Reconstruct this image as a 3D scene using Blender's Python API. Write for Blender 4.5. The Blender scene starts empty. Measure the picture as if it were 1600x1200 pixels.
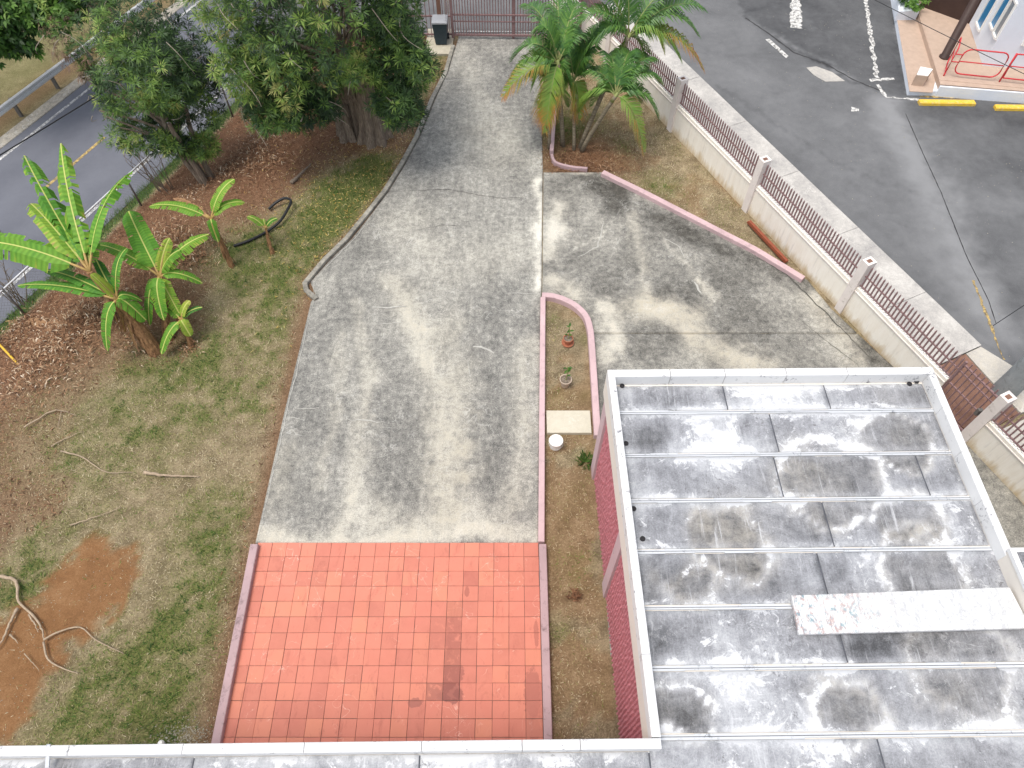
import bpy, math, random
import numpy as np
from mathutils import Vector, Matrix
random.seed(7); RNG = np.random.default_rng(7)
scene = bpy.context.scene
col = scene.collection
R = math.radians

# ------------------------------------------------------------------ camera, world, sun, exposure
FOC, CAMH = 1110.0, 14.0
PITCH = math.atan(1658 / FOC); SP, CP = math.sin(PITCH), math.cos(PITCH)
cam_d = bpy.data.cameras.new('camera'); cam = bpy.data.objects.new('camera', cam_d); col.objects.link(cam)
cam.location = (0, 0, CAMH); cam.rotation_euler = (math.pi / 2 - PITCH, 0, 0)
cam_d.sensor_width = 36; cam_d.lens = 36 * FOC / 1600; cam_d.clip_end = 2000; cam_d.clip_start = .1
scene.camera = cam
SUN_EL, SUN_AZ = 72.0, 238.0            # azimuth measured clockwise from +Y: high on the left, behind thin cloud
world = bpy.data.worlds.new('World'); scene.world = world; world.use_nodes = True
wn = world.node_tree; bg = wn.nodes['Background']
sky = wn.nodes.new('ShaderNodeTexSky'); sky.sky_type = 'NISHITA'; sky.sun_disc = False
sky.sun_elevation = R(SUN_EL); sky.sun_rotation = R(SUN_AZ); sky.air_density = 1.0; sky.dust_density = 3.0; sky.ozone_density = 1.0
hs = wn.nodes.new('ShaderNodeHueSaturation'); hs.inputs['Saturation'].default_value = .42      # thin cloud greys the blue
wn.links.new(sky.outputs[0], hs.inputs['Color']); wn.links.new(hs.outputs[0], bg.inputs[0]); bg.inputs[1].default_value = 0.15
sun_d = bpy.data.lights.new('sun', 'SUN'); sun_d.energy = 1.4; sun_d.angle = R(26); sun_d.color = (1, .94, .85)
sun = bpy.data.objects.new('sun', sun_d); col.objects.link(sun)
sd = Vector((math.sin(R(SUN_AZ)) * math.cos(R(SUN_EL)), math.cos(R(SUN_AZ)) * math.cos(R(SUN_EL)), math.sin(R(SUN_EL))))
sun.rotation_euler = sd.to_track_quat('Z', 'Y').to_euler(); sun.location = (0, 0, 30)
vs = scene.view_settings; vs.view_transform = 'Standard'; vs.look = 'None'; vs.gamma = 1; vs.use_curve_mapping = False
vs.exposure = 0.66

# ------------------------------------------------------------------ helpers: measuring
def at(px, py, z=0.0):
    """point of the place at height z that the photograph (1600 x 1200) shows at this pixel"""
    v = (py - 600) / FOC; t = (CAMH - z) / (SP + v * CP)
    return Vector(((px - 800) / FOC * t, (CP - v * SP) * t, z))
RA = np.array([-15.6, 14.26]); RD = np.array([.392, .920]); RN = np.array([-.920, .392])   # near edge line of the road
ROADZ = -2.5
def sm(a, b, x):
    t = np.clip((x - a) / (b - a), 0, 1); return t * t * (3 - 2 * t)
def gz(x, y):
    s = (np.asarray(x) - RA[0]) * RN[0] + (np.asarray(y) - RA[1]) * RN[1]
    return -1.15 * sm(-6.2, -2.9, s) - 1.35 * sm(-3.0, -.7, s) - .04
def on(px, py):
    z = 0.0
    for _ in range(25):
        p = at(px, py, z); z = .5 * z + .5 * float(gz(p.x, p.y))
    p.z = float(gz(p.x, p.y)); return p
def road(s, t, z=ROADZ):
    p = RA + RN * s + RD * t; return Vector((p[0], p[1], z))

def hash2(ix, iy, seed):
    h = (ix.astype(np.int64) * 374761393 + iy.astype(np.int64) * 668265263 + seed * 1442695041) & 0xffffffff
    h = ((h ^ (h >> 13)) * 1274126177) & 0xffffffff
    return ((h ^ (h >> 16)) & 0xffff) / 65535.0
def vnoise(x, y, seed=0):
    ix = np.floor(x); iy = np.floor(y); fx = x - ix; fy = y - iy
    fx = fx * fx * (3 - 2 * fx); fy = fy * fy * (3 - 2 * fy)
    a = hash2(ix, iy, seed); b = hash2(ix + 1, iy, seed); c = hash2(ix, iy + 1, seed); d = hash2(ix + 1, iy + 1, seed)
    return (a * (1 - fx) + b * fx) * (1 - fy) + (c * (1 - fx) + d * fx) * fy
def fbm(x, y, sc=1.0, oct=5, seed=0):
    s = 0; a = .5; n = 0
    for i in range(oct):
        s = s + a * vnoise(x * sc, y * sc, seed + i); n += a; a *= .55; sc *= 2.03
    return s / n
def inpoly(x, y, poly):
    r = np.zeros(np.shape(x), bool); n = len(poly)
    for i in range(n):
        x0, y0 = poly[i][:2]; x1, y1 = poly[(i + 1) % n][:2]
        if y0 == y1: continue
        c = ((y0 > y) != (y1 > y)) & (x < (x1 - x0) * (y - y0) / (y1 - y0) + x0); r ^= c
    return r
def segd(x, y, pts):
    d = np.full(np.shape(x), 1e9)
    for a, b in zip(pts[:-1], pts[1:]):
        vx, vy = b[0] - a[0], b[1] - a[1]; L = vx * vx + vy * vy + 1e-9
        t = np.clip(((x - a[0]) * vx + (y - a[1]) * vy) / L, 0, 1)
        d = np.minimum(d, np.hypot(x - a[0] - t * vx, y - a[1] - t * vy))
    return d
def gauss(d, w): return np.exp(-(d / w) ** 2)

# ------------------------------------------------------------------ helpers: materials
class N:
    def __init__(s, name):
        s.m = bpy.data.materials.new(name); s.m.use_nodes = True; s.t = s.m.node_tree; s.n = s.t.nodes; s.b = s.n['Principled BSDF']
        s.b.inputs['Specular IOR Level'].default_value = .3
    def L(s, a, b): s.t.links.new(a, b)
    def inp(s, node, i, v):
        if v is None: return
        if hasattr(v, 'is_output'): s.L(v, node.inputs[i])
        else:
            if isinstance(v, tuple) and len(v) == 3 and node.inputs[i].type == 'RGBA': v = (*v, 1)
            node.inputs[i].default_value = v
    def pos(s): return s.n.new('ShaderNodeNewGeometry').outputs['Position']
    def obj(s): return s.n.new('ShaderNodeTexCoord').outputs['Object']
    def rnd(s): return s.n.new('ShaderNodeObjectInfo').outputs['Random']
    def attr(s, name):
        a = s.n.new('ShaderNodeAttribute'); a.attribute_name = name; return a.outputs['Fac']
    def scl(s, v, sc, off=(0, 0, 0)):
        m = s.n.new('ShaderNodeMapping'); s.L(v, m.inputs[0]); m.inputs['Scale'].default_value = sc; m.inputs['Location'].default_value = off; return m.outputs[0]
    def noise(s, v, sc, det=6, rough=.6, dist=0.0):
        m = s.n.new('ShaderNodeTexNoise'); s.L(v, m.inputs['Vector']); m.inputs['Scale'].default_value = sc; m.inputs['Detail'].default_value = det
        m.inputs['Roughness'].default_value = rough; m.inputs['Distortion'].default_value = dist; return m.outputs[0]
    def vor(s, v, sc, feat='F1'):
        m = s.n.new('ShaderNodeTexVoronoi'); m.feature = feat; s.L(v, m.inputs['Vector']); m.inputs['Scale'].default_value = sc; return m.outputs['Distance']
    def math(s, op, a, b=None, c=None, clamp=False):
        m = s.n.new('ShaderNodeMath'); m.operation = op; m.use_clamp = clamp
        s.inp(m, 0, a); s.inp(m, 1, b); s.inp(m, 2, c); return m.outputs[0]
    def mr(s, v, a, b, c=0.0, d=1.0):
        m = s.n.new('ShaderNodeMapRange'); s.L(v, m.inputs[0])
        for i, k in enumerate((a, b, c, d)): m.inputs[i + 1].default_value = k
        return m.outputs[0]
    def ramp(s, f, stops):
        r = s.n.new('ShaderNodeValToRGB'); s.L(f, r.inputs[0]); e = r.color_ramp.elements
        while len(e) < len(stops): e.new(.5)
        for el, (p, c) in zip(e, stops): el.position = p; el.color = (*c, 1)
        return r.outputs[0]
    def mix(s, f, a, b, mode='MIX'):
        m = s.n.new('ShaderNodeMix'); m.data_type = 'RGBA'; m.blend_type = mode
        s.inp(m, 0, f); s.inp(m, 6, a); s.inp(m, 7, b); return m.outputs[2]
    def vein(s, v, sc, w, det=4):
        """thin meandering lines, 1 on the line"""
        n = s.noise(v, sc, det, .6, .6); d = s.math('ABSOLUTE', s.math('SUBTRACT', n, .5)); return s.mr(d, 0, w, 1, 0)
    def out(s, c, rough=.85, bump=None, bs=.3, bd=.01, spec=None, metal=None):
        s.inp(s.b, 'Base Color', c); s.inp(s.b, 'Roughness', rough)
        if spec is not None: s.inp(s.b, 'Specular IOR Level', spec)
        if metal is not None: s.inp(s.b, 'Metallic', metal)
        if bump is not None:
            k = s.n.new('ShaderNodeBump'); k.inputs['Strength'].default_value = bs; k.inputs['Distance'].default_value = bd
            s.L(bump, k.inputs['Height']); s.L(k.outputs[0], s.b.inputs['Normal'])
        return s.m

def plain(name, c, rough=.8, var=.15, sc=6, grime=.0, gcol=(.12, .1, .08), fine=60, metal=None, spec=None):
    """weathered paint or plain stuff: base colour with soft variation, fine grain and patches of grime"""
    k = N(name); p = k.pos()
    n = k.noise(p, sc, 8, .65); f = k.noise(p, fine, 4, .7)
    lo = tuple(x * (1 - var) for x in c); hi = tuple(min(1, x * (1 + var * .6)) for x in c)
    cc = k.mix(k.mr(n, .3, .7), lo, hi)
    cc = k.mix(k.mr(f, .35, .7, 0, .35), cc, lo)
    if grime > 0:
        g = k.noise(p, sc * 1.7, 10, .75, .4)
        cc = k.mix(k.mr(g, .62 - grime * .2, .72 - grime * .1, 0, .8), cc, gcol)
    return k.out(cc, rough, f, .25, .004, spec, metal)

def concrete(name, stops, k1=.55, k2=.5, stretch=(1, 1, 1), warm=(.56, .5, .38), vein=.5, speck=.5, s1=.9, veincol=(.72, .71, .66), k3=.0):
    k = N(name); p = k.pos(); q = k.scl(p, stretch)
    t = k.attr('tone'); w = k.attr('warm')
    a = k.noise(q, s1, 8, .7, .4); b = k.noise(p, 6.5, 10, .8, .25); f = k.noise(p, 38, 6, .85); e = k.noise(k.scl(p, (2.6, .45, 1), (3, 1, 0)), 2.2, 9, .72, .3)
    t = k.math('MULTIPLY_ADD', k.math('SUBTRACT', e, .5), k3, t)
    s = k.math('MULTIPLY_ADD', k.math('SUBTRACT', a, .5), k1 * 2, t)
    s = k.math('MULTIPLY_ADD', k.math('SUBTRACT', b, .5), k2 * 2, s)
    s = k.math('MULTIPLY_ADD', k.math('SUBTRACT', f, .5), .38 * speck * 2, s)
    c = k.ramp(s, stops)
    c = k.mix(k.math('MULTIPLY', w, k.mr(b, .3, .6), clamp=True), c, k.mix(k.mr(f, .3, .7), tuple(x * .72 for x in warm), warm))
    v = k.math('MULTIPLY', k.vein(p, 1.3, .012), k.mr(k.noise(p, .8, 3), .48, .62), clamp=True)
    v2 = k.math('MULTIPLY', k.vein(k.scl(p, (1, 1.8, 1), (7, 3, 0)), 3.1, .014), k.mr(k.noise(p, 1.7, 3), .5, .66), clamp=True)
    c = k.mix(k.math('MULTIPLY', k.math('MAXIMUM', v, v2), vein), c, veincol)
    return k.out(c, .9, f, .35, .006)

# ------------------------------------------------------------------ helpers: meshes and objects
def raw(name, verts, faces, m, parent=None, attrs=None, smooth=False, uv=None):
    me = bpy.data.meshes.new(name)
    if isinstance(verts, np.ndarray) and isinstance(faces, np.ndarray):
        nv, nf, k = len(verts), len(faces), faces.shape[1]
        me.vertices.add(nv); me.vertices.foreach_set('co', verts.astype(np.float32).ravel())
        me.loops.add(nf * k); me.loops.foreach_set('vertex_index', faces.astype(np.int32).ravel())
        me.polygons.add(nf); me.polygons.foreach_set('loop_start', np.arange(0, nf * k, k, dtype=np.int32))
        me.polygons.foreach_set('loop_total', np.full(nf, k, np.int32)); me.update(calc_edges=True)
    else:
        me.from_pydata([tuple(v) for v in verts], [], [tuple(f) for f in faces]); me.update()
    for an, av in (attrs or {}).items():
        a = me.attributes.new(an, 'FLOAT', 'POINT'); a.data.foreach_set('value', np.asarray(av, np.float32))
    if smooth: me.polygons.foreach_set('use_smooth', np.ones(len(me.polygons), bool))
    if m: me.materials.append(m)
    o = bpy.data.objects.new(name, me); col.objects.link(o)
    if parent: o.parent = parent
    return o
def again(o, name=None, parent=None, loc=None, rot=None):
    c = o.copy(); col.objects.link(c)
    if name: c.name = name
    if parent: c.parent = parent
    if loc is not None: c.location = loc
    if rot is not None: c.rotation_euler = rot
    return c
def tag(o, label=None, cat=None, group=None, kind=None):
    if label: o['label'] = label
    if cat: o['category'] = cat
    if group: o['group'] = group
    if kind: o['kind'] = kind
    return o
def thing(name, label, cat, loc=(0, 0, 0), group=None):
    o = bpy.data.objects.new(name, None); col.objects.link(o); o.location = loc; o.empty_display_size = .2
    return tag(o, label, cat, group)
class MB:
    """collects shapes (world coordinates) that form ONE object"""
    def __init__(s): s.v = []; s.f = []
    def add(s, v, f):
        n = len(s.v); s.v += [tuple(x) for x in v]; s.f += [tuple(i + n for i in q) for q in f]; return s
    def prism(s, base, z0, z1, bev=0.0):
        """base: list of xy, counter-clockwise; upright prism, optional small chamfer on top"""
        n = len(base); g = lambda z: [(p[0], p[1], z) for p in base]
        if bev > 0:
            c = (sum(p[0] for p in base) / n, sum(p[1] for p in base) / n)
            # inset towards the inside with averaged edge normals
            ins = []
            for i in range(n):
                p0, p1, p2 = Vector(base[i - 1][:2]), Vector(base[i][:2]), Vector(base[(i + 1) % n][:2])
                a = (p1 - p0).normalized(); b = (p2 - p1).normalized(); na = Vector((-a.y, a.x)); nb = Vector((-b.y, b.x))
                m = (na + nb); d = max(.3, 1 + na.dot(nb)); q = p1 + m / d * bev; ins.append((q.x, q.y, z1))
            v = g(z0) + g(z1 - bev) + ins; k = 3
        else: v = g(z0) + g(z1); k = 2
        f = [tuple(range(n - 1, -1, -1)), tuple((k - 1) * n + i for i in range(n))]
        for r in range(k - 1):
            for i in range(n): j = (i + 1) % n; f.append((r * n + i, r * n + j, (r + 1) * n + j, (r + 1) * n + i))
        return s.add(v, f)
    def box(s, x0, x1, y0, y1, z0, z1, bev=0): return s.prism([(x0, y0), (x1, y0), (x1, y1), (x0, y1)], z0, z1, bev)
    def bar(s, a, b, w, h, z0=None):
        """square bar from a to b (any direction), width w, height h"""
        a, b = Vector(a), Vector(b); d = (b - a).normalized(); up = Vector((0, 0, 1)) if abs(d.z) < .95 else Vector((1, 0, 0))
        x = d.cross(up).normalized() * w / 2; y = x.cross(d).normalized() * h / 2
        v = [p + sx * x + sy * y for p in (a, b) for sx, sy in ((-1, -1), (1, -1), (1, 1), (-1, 1))]
        return s.add(v, [(3, 2, 1, 0), (4, 5, 6, 7), (0, 1, 5, 4), (1, 2, 6, 5), (2, 3, 7, 6), (3, 0, 4, 7)])
    def tube(s, pts, rad, n=6, cap=True):
        pts = [Vector(p) for p in pts]; rr = rad if isinstance(rad, (list, tuple)) else [rad] * len(pts); v = []; f = []
        ref = Vector((0, 0, 1)) if abs((pts[1] - pts[0]).normalized().z) < .9 else Vector((1, 0, 0))
        for i, p in enumerate(pts):
            d = (pts[min(i + 1, len(pts) - 1)] - pts[max(i - 1, 0)]).normalized()
            x = d.cross(ref).normalized(); y = x.cross(d)
            if i: ref = ref
            for k in range(n):
                a = 2 * math.pi * k / n; v.append(p + (x * math.cos(a) + y * math.sin(a)) * rr[i])
        for i in range(len(pts) - 1):
            for k in range(n): j = (k + 1) % n; f.append((i * n + k, i * n + j, (i + 1) * n + j, (i + 1) * n + k))
        if cap: f += [tuple(range(n - 1, -1, -1)), tuple((len(pts) - 1) * n + k for k in range(n))]
        return s.add(v, f)
    def lathe(s, c, prof, n=20):
        """prof: list of (radius, z) from bottom up"""
        v = []; f = []
        for r, z in prof:
            for k in range(n): a = 2 * math.pi * k / n; v.append((c[0] + r * math.cos(a), c[1] + r * math.sin(a), c[2] + z))
        for i in range(len(prof) - 1):
            for k in range(n): j = (k + 1) % n; f.append((i * n + k, i * n + j, (i + 1) * n + j, (i + 1) * n + k))
        f += [tuple(range(n - 1, -1, -1)), tuple((len(prof) - 1) * n + k for k in range(n))]
        return s.add(v, f)
    def build(s, name, m, parent=None, smooth=False, **kw):
        o = raw(name, s.v, s.f, m, parent, smooth=smooth)
        if kw: tag(o, **kw)
        return o
def offset(pts, d):
    """polyline offset to its left by d"""
    out = []
    for i, p in enumerate(pts):
        p = Vector(p[:2]); a = (p - Vector(pts[i - 1][:2])).normalized() if i else None
        b = (Vector(pts[i + 1][:2]) - p).normalized() if i < len(pts) - 1 else None
        a = a or b; b = b or a; na, nb = Vector((-a.y, a.x)), Vector((-b.y, b.x)); m = na + nb
        out.append(p + m / max(.5, 1 + na.dot(nb)) * d)
    return out
def ribbon(mb, pts, w, z0, z1, ch=.012, jit=0.0):
    """kerb of width w centred on the polyline, chamfered top"""
    L, Rr = offset(pts, w / 2), offset(pts, -w / 2); Li, Ri = offset(pts, w / 2 - ch), offset(pts, -w / 2 + ch); n = len(pts); v = []; f = []
    for i in range(n):
        dz = random.uniform(-jit, jit)
        for q, z in ((L[i], z0), (L[i], z1 - ch + dz), (Li[i], z1 + dz), (Ri[i], z1 + dz), (Rr[i], z1 - ch + dz), (Rr[i], z0)): v.append((q.x, q.y, z))
    for i in range(n - 1):
        for k in range(5): f.append((i * 6 + k, (i + 1) * 6 + k, (i + 1) * 6 + k + 1, i * 6 + k + 1))
    f += [tuple(range(5, -1, -1)), tuple((n - 1) * 6 + k for k in range(6))]
    return mb.add(v, f)
def dense(pts, step=.25):
    out = []
    for a, b in zip(pts[:-1], pts[1:]):
        a, b = Vector(a[:2]), Vector(b[:2]); n = max(1, int((b - a).length / step))
        out += [a.lerp(b, i / n) for i in range(n)]
    return out + [Vector(pts[-1][:2])]
def smooth_line(pts, n=8):
    P = [Vector(p) for p in pts]; P = [P[0] * 2 - P[1]] + P + [P[-1] * 2 - P[-2]]; out = []
    for i in range(1, len(P) - 2):
        a, b, c, d = P[i - 1:i + 3]
        for k in range(n):
            t = k / n; out.append(.5 * ((2 * b) + (c - a) * t + (2 * a - 5 * b + 4 * c - d) * t * t + (3 * b - a - 3 * c + d) * t ** 3))
    return out + [P[-2]]
def sheet(name, ys, xl, xr, nx, z, thick, m, attrf=None, parent=None, relief=0.0, kind='structure'):
    """slab whose outline is given per row: left and right x at each y; a structured grid with a skirt"""
    ys = np.asarray(ys); u = np.linspace(0, 1, nx)
    X = xl[:, None] * (1 - u) + xr[:, None] * u; Y = np.repeat(ys[:, None], nx, 1); ny = len(ys)
    Z = np.full(X.shape, float(z)) if not callable(z) else z(X, Y)
    if relief: Z = Z + (fbm(X, Y, .9, 3, 91) - .5) * relief
    V = np.stack([X, Y, Z], -1).reshape(-1, 3)
    i = np.arange(ny - 1)[:, None] * nx + np.arange(nx - 1)[None, :]; i = i.ravel()
    F = np.stack([i, i + 1, i + nx + 1, i + nx], 1)
    if ys[1] < ys[0]: F = F[:, ::-1]
    ring = list(range(nx)) + [r * nx + nx - 1 for r in range(1, ny)] + list(range((ny - 1) * nx + nx - 2, (ny - 1) * nx - 1, -1)) + [r * nx for r in range(ny - 2, 0, -1)]
    ring = np.array(ring); low = V[ring].copy(); low[:, 2] -= thick; k = len(V); V = np.vstack([V, low]); m_ = len(ring); j = np.arange(m_)
    S = np.stack([ring[j], k + j, k + (j + 1) % m_, ring[(j + 1) % m_]], 1)
    if ys[1] < ys[0]: S = S[:, ::-1]
    F = np.vstack([F, S]); at_ = {}
    if attrf: at_ = {kk: np.broadcast_to(vv, len(V)) for kk, vv in attrf(V[:, 0], V[:, 1]).items()}
    o = raw(name, V, F, m, parent, at_)
    if kind and not parent: o['kind'] = kind
    return o
def interp(ys, pts):
    """x at each y along a polyline monotone in y"""
    p = sorted([(q[1], q[0]) for q in pts]); return np.interp(ys, [a for a, _ in p], [b for _, b in p])

# ------------------------------------------------------------------ materials
GREY = [(0, (.04, .039, .036)), (.28, (.13, .128, .119)), (.5, (.25, .243, .22)), (.72, (.43, .417, .37)), (1, (.70, .68, .61))]
M_drive = concrete('driveway_concrete', GREY, .26, .6, (1, .75, 1), (.50, .46, .365), .3, 2.1, k3=.42)
M_apron = concrete('apron_concrete', GREY, .42, .62, (1, 1, 1), (.50, .45, .35), .32, 1.9, .8)
def roof_mat():
    k = N('roof_concrete'); p = k.pos(); t = k.attr('tone'); w = k.attr('warm')
    a = k.noise(k.scl(p, (1, 1.2, 1)), 1.0, 10, .7, .7); b = k.noise(p, 4.5, 11, .78, .5); f = k.noise(p, 40, 6, .85)
    st = k.noise(k.scl(p, (5.5, .9, 1)), 1.6, 9, .74, .4)
    s = k.math('MULTIPLY_ADD', k.math('SUBTRACT', a, .5), .75, t)
    s = k.math('MULTIPLY_ADD', k.math('SUBTRACT', b, .5), .8, s)
    s = k.math('MULTIPLY_ADD', k.math('SUBTRACT', st, .5), .5, s)
    s = k.math('MULTIPLY_ADD', k.math('SUBTRACT', f, .5), .75, s)
    c = k.ramp(s, [(0, (.055, .056, .06)), (.22, (.14, .144, .155)), (.42, (.25, .256, .274)), (.6, (.36, .37, .39)), (.78, (.47, .48, .5)), (.97, (.66, .665, .67))])
    c = k.mix(k.math('MULTIPLY', w, k.mr(b, .3, .62), clamp=True), c, k.mix(k.mr(f, .3, .7), (.30, .275, .235), (.44, .41, .35)))
    cr = k.noise(k.scl(p, (1, 1.15, 1), (3, 8, 0)), 2.4, 13, .76, .5)                      # flaking white coating: hard ragged edges
    pt = k.mr(k.math('MULTIPLY_ADD', k.math('SUBTRACT', t, .5), .42, cr), .575, .605)
    c = k.mix(k.math('MULTIPLY', pt, k.mr(f, .28, .5, .5, .95)), c, (.60, .61, .625))
    cr2 = k.noise(k.scl(p, (1.2, .8, 1), (9, 1, 0)), 8.5, 12, .82, .6); pt2 = k.mr(k.math('MULTIPLY_ADD', k.math('SUBTRACT', t, .5), .35, cr2), .56, .6)
    lowm = k.mr(k.noise(k.scl(p, (1, 1, 1), (2, 12, 0)), .8, 4, .6), .42, .58)
    c = k.mix(k.math('MULTIPLY', k.math('MULTIPLY', pt2, lowm), .75), c, (.60, .61, .63))
    fl = k.noise(k.scl(p, (14, .8, 1), (1, 5, 0)), 1.3, 8, .7, .5); c = k.mix(k.math('MULTIPLY', k.mr(fl, .56, .66), k.mr(k.noise(p, 1.1, 3), .45, .6, 0, .55), clamp=True), c, (.62, .63, .65))
    dk = k.math('MULTIPLY', k.mr(k.noise(p, 9, 9, .82, .3), .55, .63), k.mr(k.noise(k.scl(p, (1, 1, 1), (11, 2, 0)), .9, 5, .65), .5, .6), clamp=True)
    c = k.mix(k.math('MULTIPLY', dk, .8), c, (.075, .07, .075))
    v = k.math('MULTIPLY', k.vein(p, 1.6, .01, 5), k.mr(k.noise(p, .9, 3), .5, .6), clamp=True)
    c = k.mix(k.math('MULTIPLY', v, .3), c, (.6, .6, .6))
    return k.out(c, .8, f, .5, .006)
M_roof = roof_mat()
def white_mat(name, base, grime, scale=5, gc=(.25, .26, .3)):
    k = N(name); p = k.pos(); g = k.noise(p, scale, 10, .78, .5); h = k.noise(p, 1.3, 6, .6); f = k.noise(p, 50, 4, .7)
    c = k.mix(k.mr(h, .35, .7, 0, .5), base, tuple(x * .82 for x in base))
    c = k.mix(k.math('MULTIPLY', k.mr(g, .565, .62), k.mr(h, .4, .58, 0, grime), clamp=True), c, gc)
    return k.out(c, .6, f, .2, .004)
M_white = white_mat('white_roof_paint', (.74, .74, .735), 1.0, 7, (.2, .2, .22))
M_seam = white_mat('white_seam_paint', (.55, .57, .595), 1.0, 9, (.2, .215, .24))
M_fascia = plain('cream_fascia', (.74, .69, .62), .7, .06, 2)
def kerb_mat(name, base, dirt=.5):
    k = N(name); p = k.pos(); g = k.noise(p, 6, 10, .75, .4); h = k.noise(p, 1.1, 5, .6); f = k.noise(p, 60, 4, .7)
    c = k.mix(k.mr(h, .3, .7), base, tuple(x * .78 for x in base))
    c = k.mix(k.math('MULTIPLY', k.mr(g, .53, .68), dirt), c, (.14, .1, .1))
    return k.out(c, .85, f, .3, .005)
M_kerb = kerb_mat('pink_kerb_paint', (.60, .43, .44), .35); M_kerb2 = kerb_mat('worn_pink_kerb_paint', (.45, .32, .33), .75)
M_kerbgrey = concrete('old_kerb_concrete', GREY, .5, .5)
def tile_mat():
    k = N('terracotta'); p = k.pos(); r = k.rnd(); n = k.noise(p, 3, 8, .7, .3); f = k.noise(p, 30, 6, .7); n2 = k.noise(k.scl(p, (1, 1, 1), (4, 9, 0)), 1.1, 5, .6)
    c = k.ramp(r, [(0, (.46, .155, .11)), (.3, (.53, .18, .125)), (.65, (.57, .195, .135)), (.92, (.60, .225, .14)), (1, (.41, .13, .095))])
    c = k.mix(k.mr(n, .3, .75, 0, .5), c, (.62, .235, .165))
    c = k.mix(k.mr(n2, .45, .7, 0, .4), c, (.58, .19, .14))
    c = k.mix(k.math('MULTIPLY', k.mr(k.noise(k.scl(p, (1.3, .6, 1)), 4, 8, .75, .6), .54, .66), .5), c, (.38, .12, .085))
    sp = k.math('MULTIPLY', k.vein(p, 2.2, .006, 3), k.mr(k.noise(p, 1.4, 2), .52, .6), clamp=True)
    c = k.mix(k.math('MULTIPLY', sp, .5), c, (.85, .6, .5))
    ci = k.n.new('ShaderNodeObjectInfo').outputs['Color']; sr = k.n.new('ShaderNodeSeparateColor'); k.L(ci, sr.inputs[0]); wet = k.math('MULTIPLY', k.math('SUBTRACT', 1.0, sr.outputs[0]), k.mr(k.noise(p, 7, 6, .7, .4), .3, .48), clamp=True)
    # wet patches: ellipses broken by noise
    tot = wet
    for (cx, cy, rx, ry, st) in WET:
        d = k.n.new('ShaderNodeVectorMath'); d.operation = 'SUBTRACT'; k.L(p, d.inputs[0]); d.inputs[1].default_value = (cx, cy, 0)
        sc = k.scl(d.outputs[0], (1 / rx, 1 / ry, 0)); ln = k.n.new('ShaderNodeVectorMath'); ln.operation = 'LENGTH'; k.L(sc, ln.inputs[0])
        e = k.math('ADD', ln.outputs['Value'], k.math('MULTIPLY', k.math('SUBTRACT', k.noise(p, 9, 6, .7), .5), 1.6))
        v = k.mr(e, .85, 1.0, st, 0); tot = v if tot is None else k.math('MAXIMUM', tot, v)
    c = k.mix(tot, c, (.22, .06, .045))
    return k.out(c, k.mr(tot, 0, 1, .62, .3), f, .2, .003)
w_ = lambda x, y: (at(x, y).x, at(x, y).y)
WET = [(*w_(708, 1085), .20, .16, .75), (*w_(698, 1060), .14, .3, .0), (*w_(712, 1055), .16, .22, .6), (*w_(690, 1088), .12, .07, .7), (*w_(648, 1098), .14, .09, .6),
       (*w_(730, 925), .05, .11, .5), (*w_(838, 990), .05, .3, .45), (*w_(832, 1085), .16, .5, .45), (*w_(604, 905), .03, .1, .3), (*w_(835, 1140), .14, .2, .35)]
M_tile = tile_mat()
M_grout = plain('grout', (.19, .13, .11), .95, .45, 5)
def ground_mat():
    k = N('yard_soil'); p = k.pos(); g = k.attr('grass'); so = k.attr('soil'); li = k.attr('litter')
    a = k.noise(p, 2.2, 9, .72, .3); f = k.noise(p, 26, 7, .8, .3); h = k.noise(p, 70, 4, .8)
    dry = k.ramp(k.mix(.45, f, a), [(.32, (.085, .06, .035)), (.45, (.19, .145, .085)), (.58, (.40, .32, .20)), (.75, (.60, .51, .35))])
    grn = k.ramp(f, [(.3, (.05, .055, .018)), (.5, (.14, .15, .045)), (.7, (.28, .28, .1))])
    sol = k.ramp(k.mix(.5, f, a), [(.3, (.15, .072, .03)), (.5, (.27, .135, .055)), (.7, (.40, .235, .12))])
    lit = k.ramp(f, [(.3, (.06, .03, .018)), (.48, (.17, .085, .045)), (.62, (.30, .165, .095)), (.8, (.45, .29, .18))])
    c = k.mix(g, dry, grn); c = k.mix(li, c, lit); c = k.mix(so, c, sol)
    return k.out(c, .95, k.mix(.5, f, h), 1.0, .05)
M_ground = ground_mat()
def asphalt(name, dark, light, stretch=(1, 1, 1)):
    k = N(name); p = k.pos(); t = k.attr('tone'); a = k.noise(k.scl(p, stretch), .5, 8, .65, .3); b = k.noise(p, 4, 8, .7); f = k.noise(p, 70, 4, .8); v = k.vor(p, 9)
    s = k.math('MULTIPLY_ADD', k.math('SUBTRACT', a, .5), .8, t); s = k.math('MULTIPLY_ADD', k.math('SUBTRACT', b, .5), .35, s)
    s = k.math('MULTIPLY_ADD', k.math('SUBTRACT', f, .5), 1.1, s)
    c = k.mix(k.math('ADD', s, 0, clamp=True), dark, light)
    c = k.mix(k.math('MULTIPLY', k.mr(v, .025, .05, 1, 0), k.mr(k.noise(p, 1.3, 3), .52, .7), clamp=True), c, (.62, .6, .55))
    return k.out(c, .85, f, .5, .006)
M_lot = asphalt('parking_asphalt', (.04, .041, .044), (.225, .228, .232)); M_road = asphalt('road_asphalt', (.085, .09, .11), (.17, .178, .205), (1, 1, 1))
def worn_paint(name, c, wear=.5):
    k = N(name); p = k.pos(); g = k.noise(p, 9, 10, .8, .4); f = k.noise(p, 60, 3)
    cc = k.mix(k.mr(g, .5 - .2 * (1 - wear) - .02, .56), c, tuple(x * .12 + .06 for x in c)) if wear else c
    return k.out(cc, .8, f, .2, .003)
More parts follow.
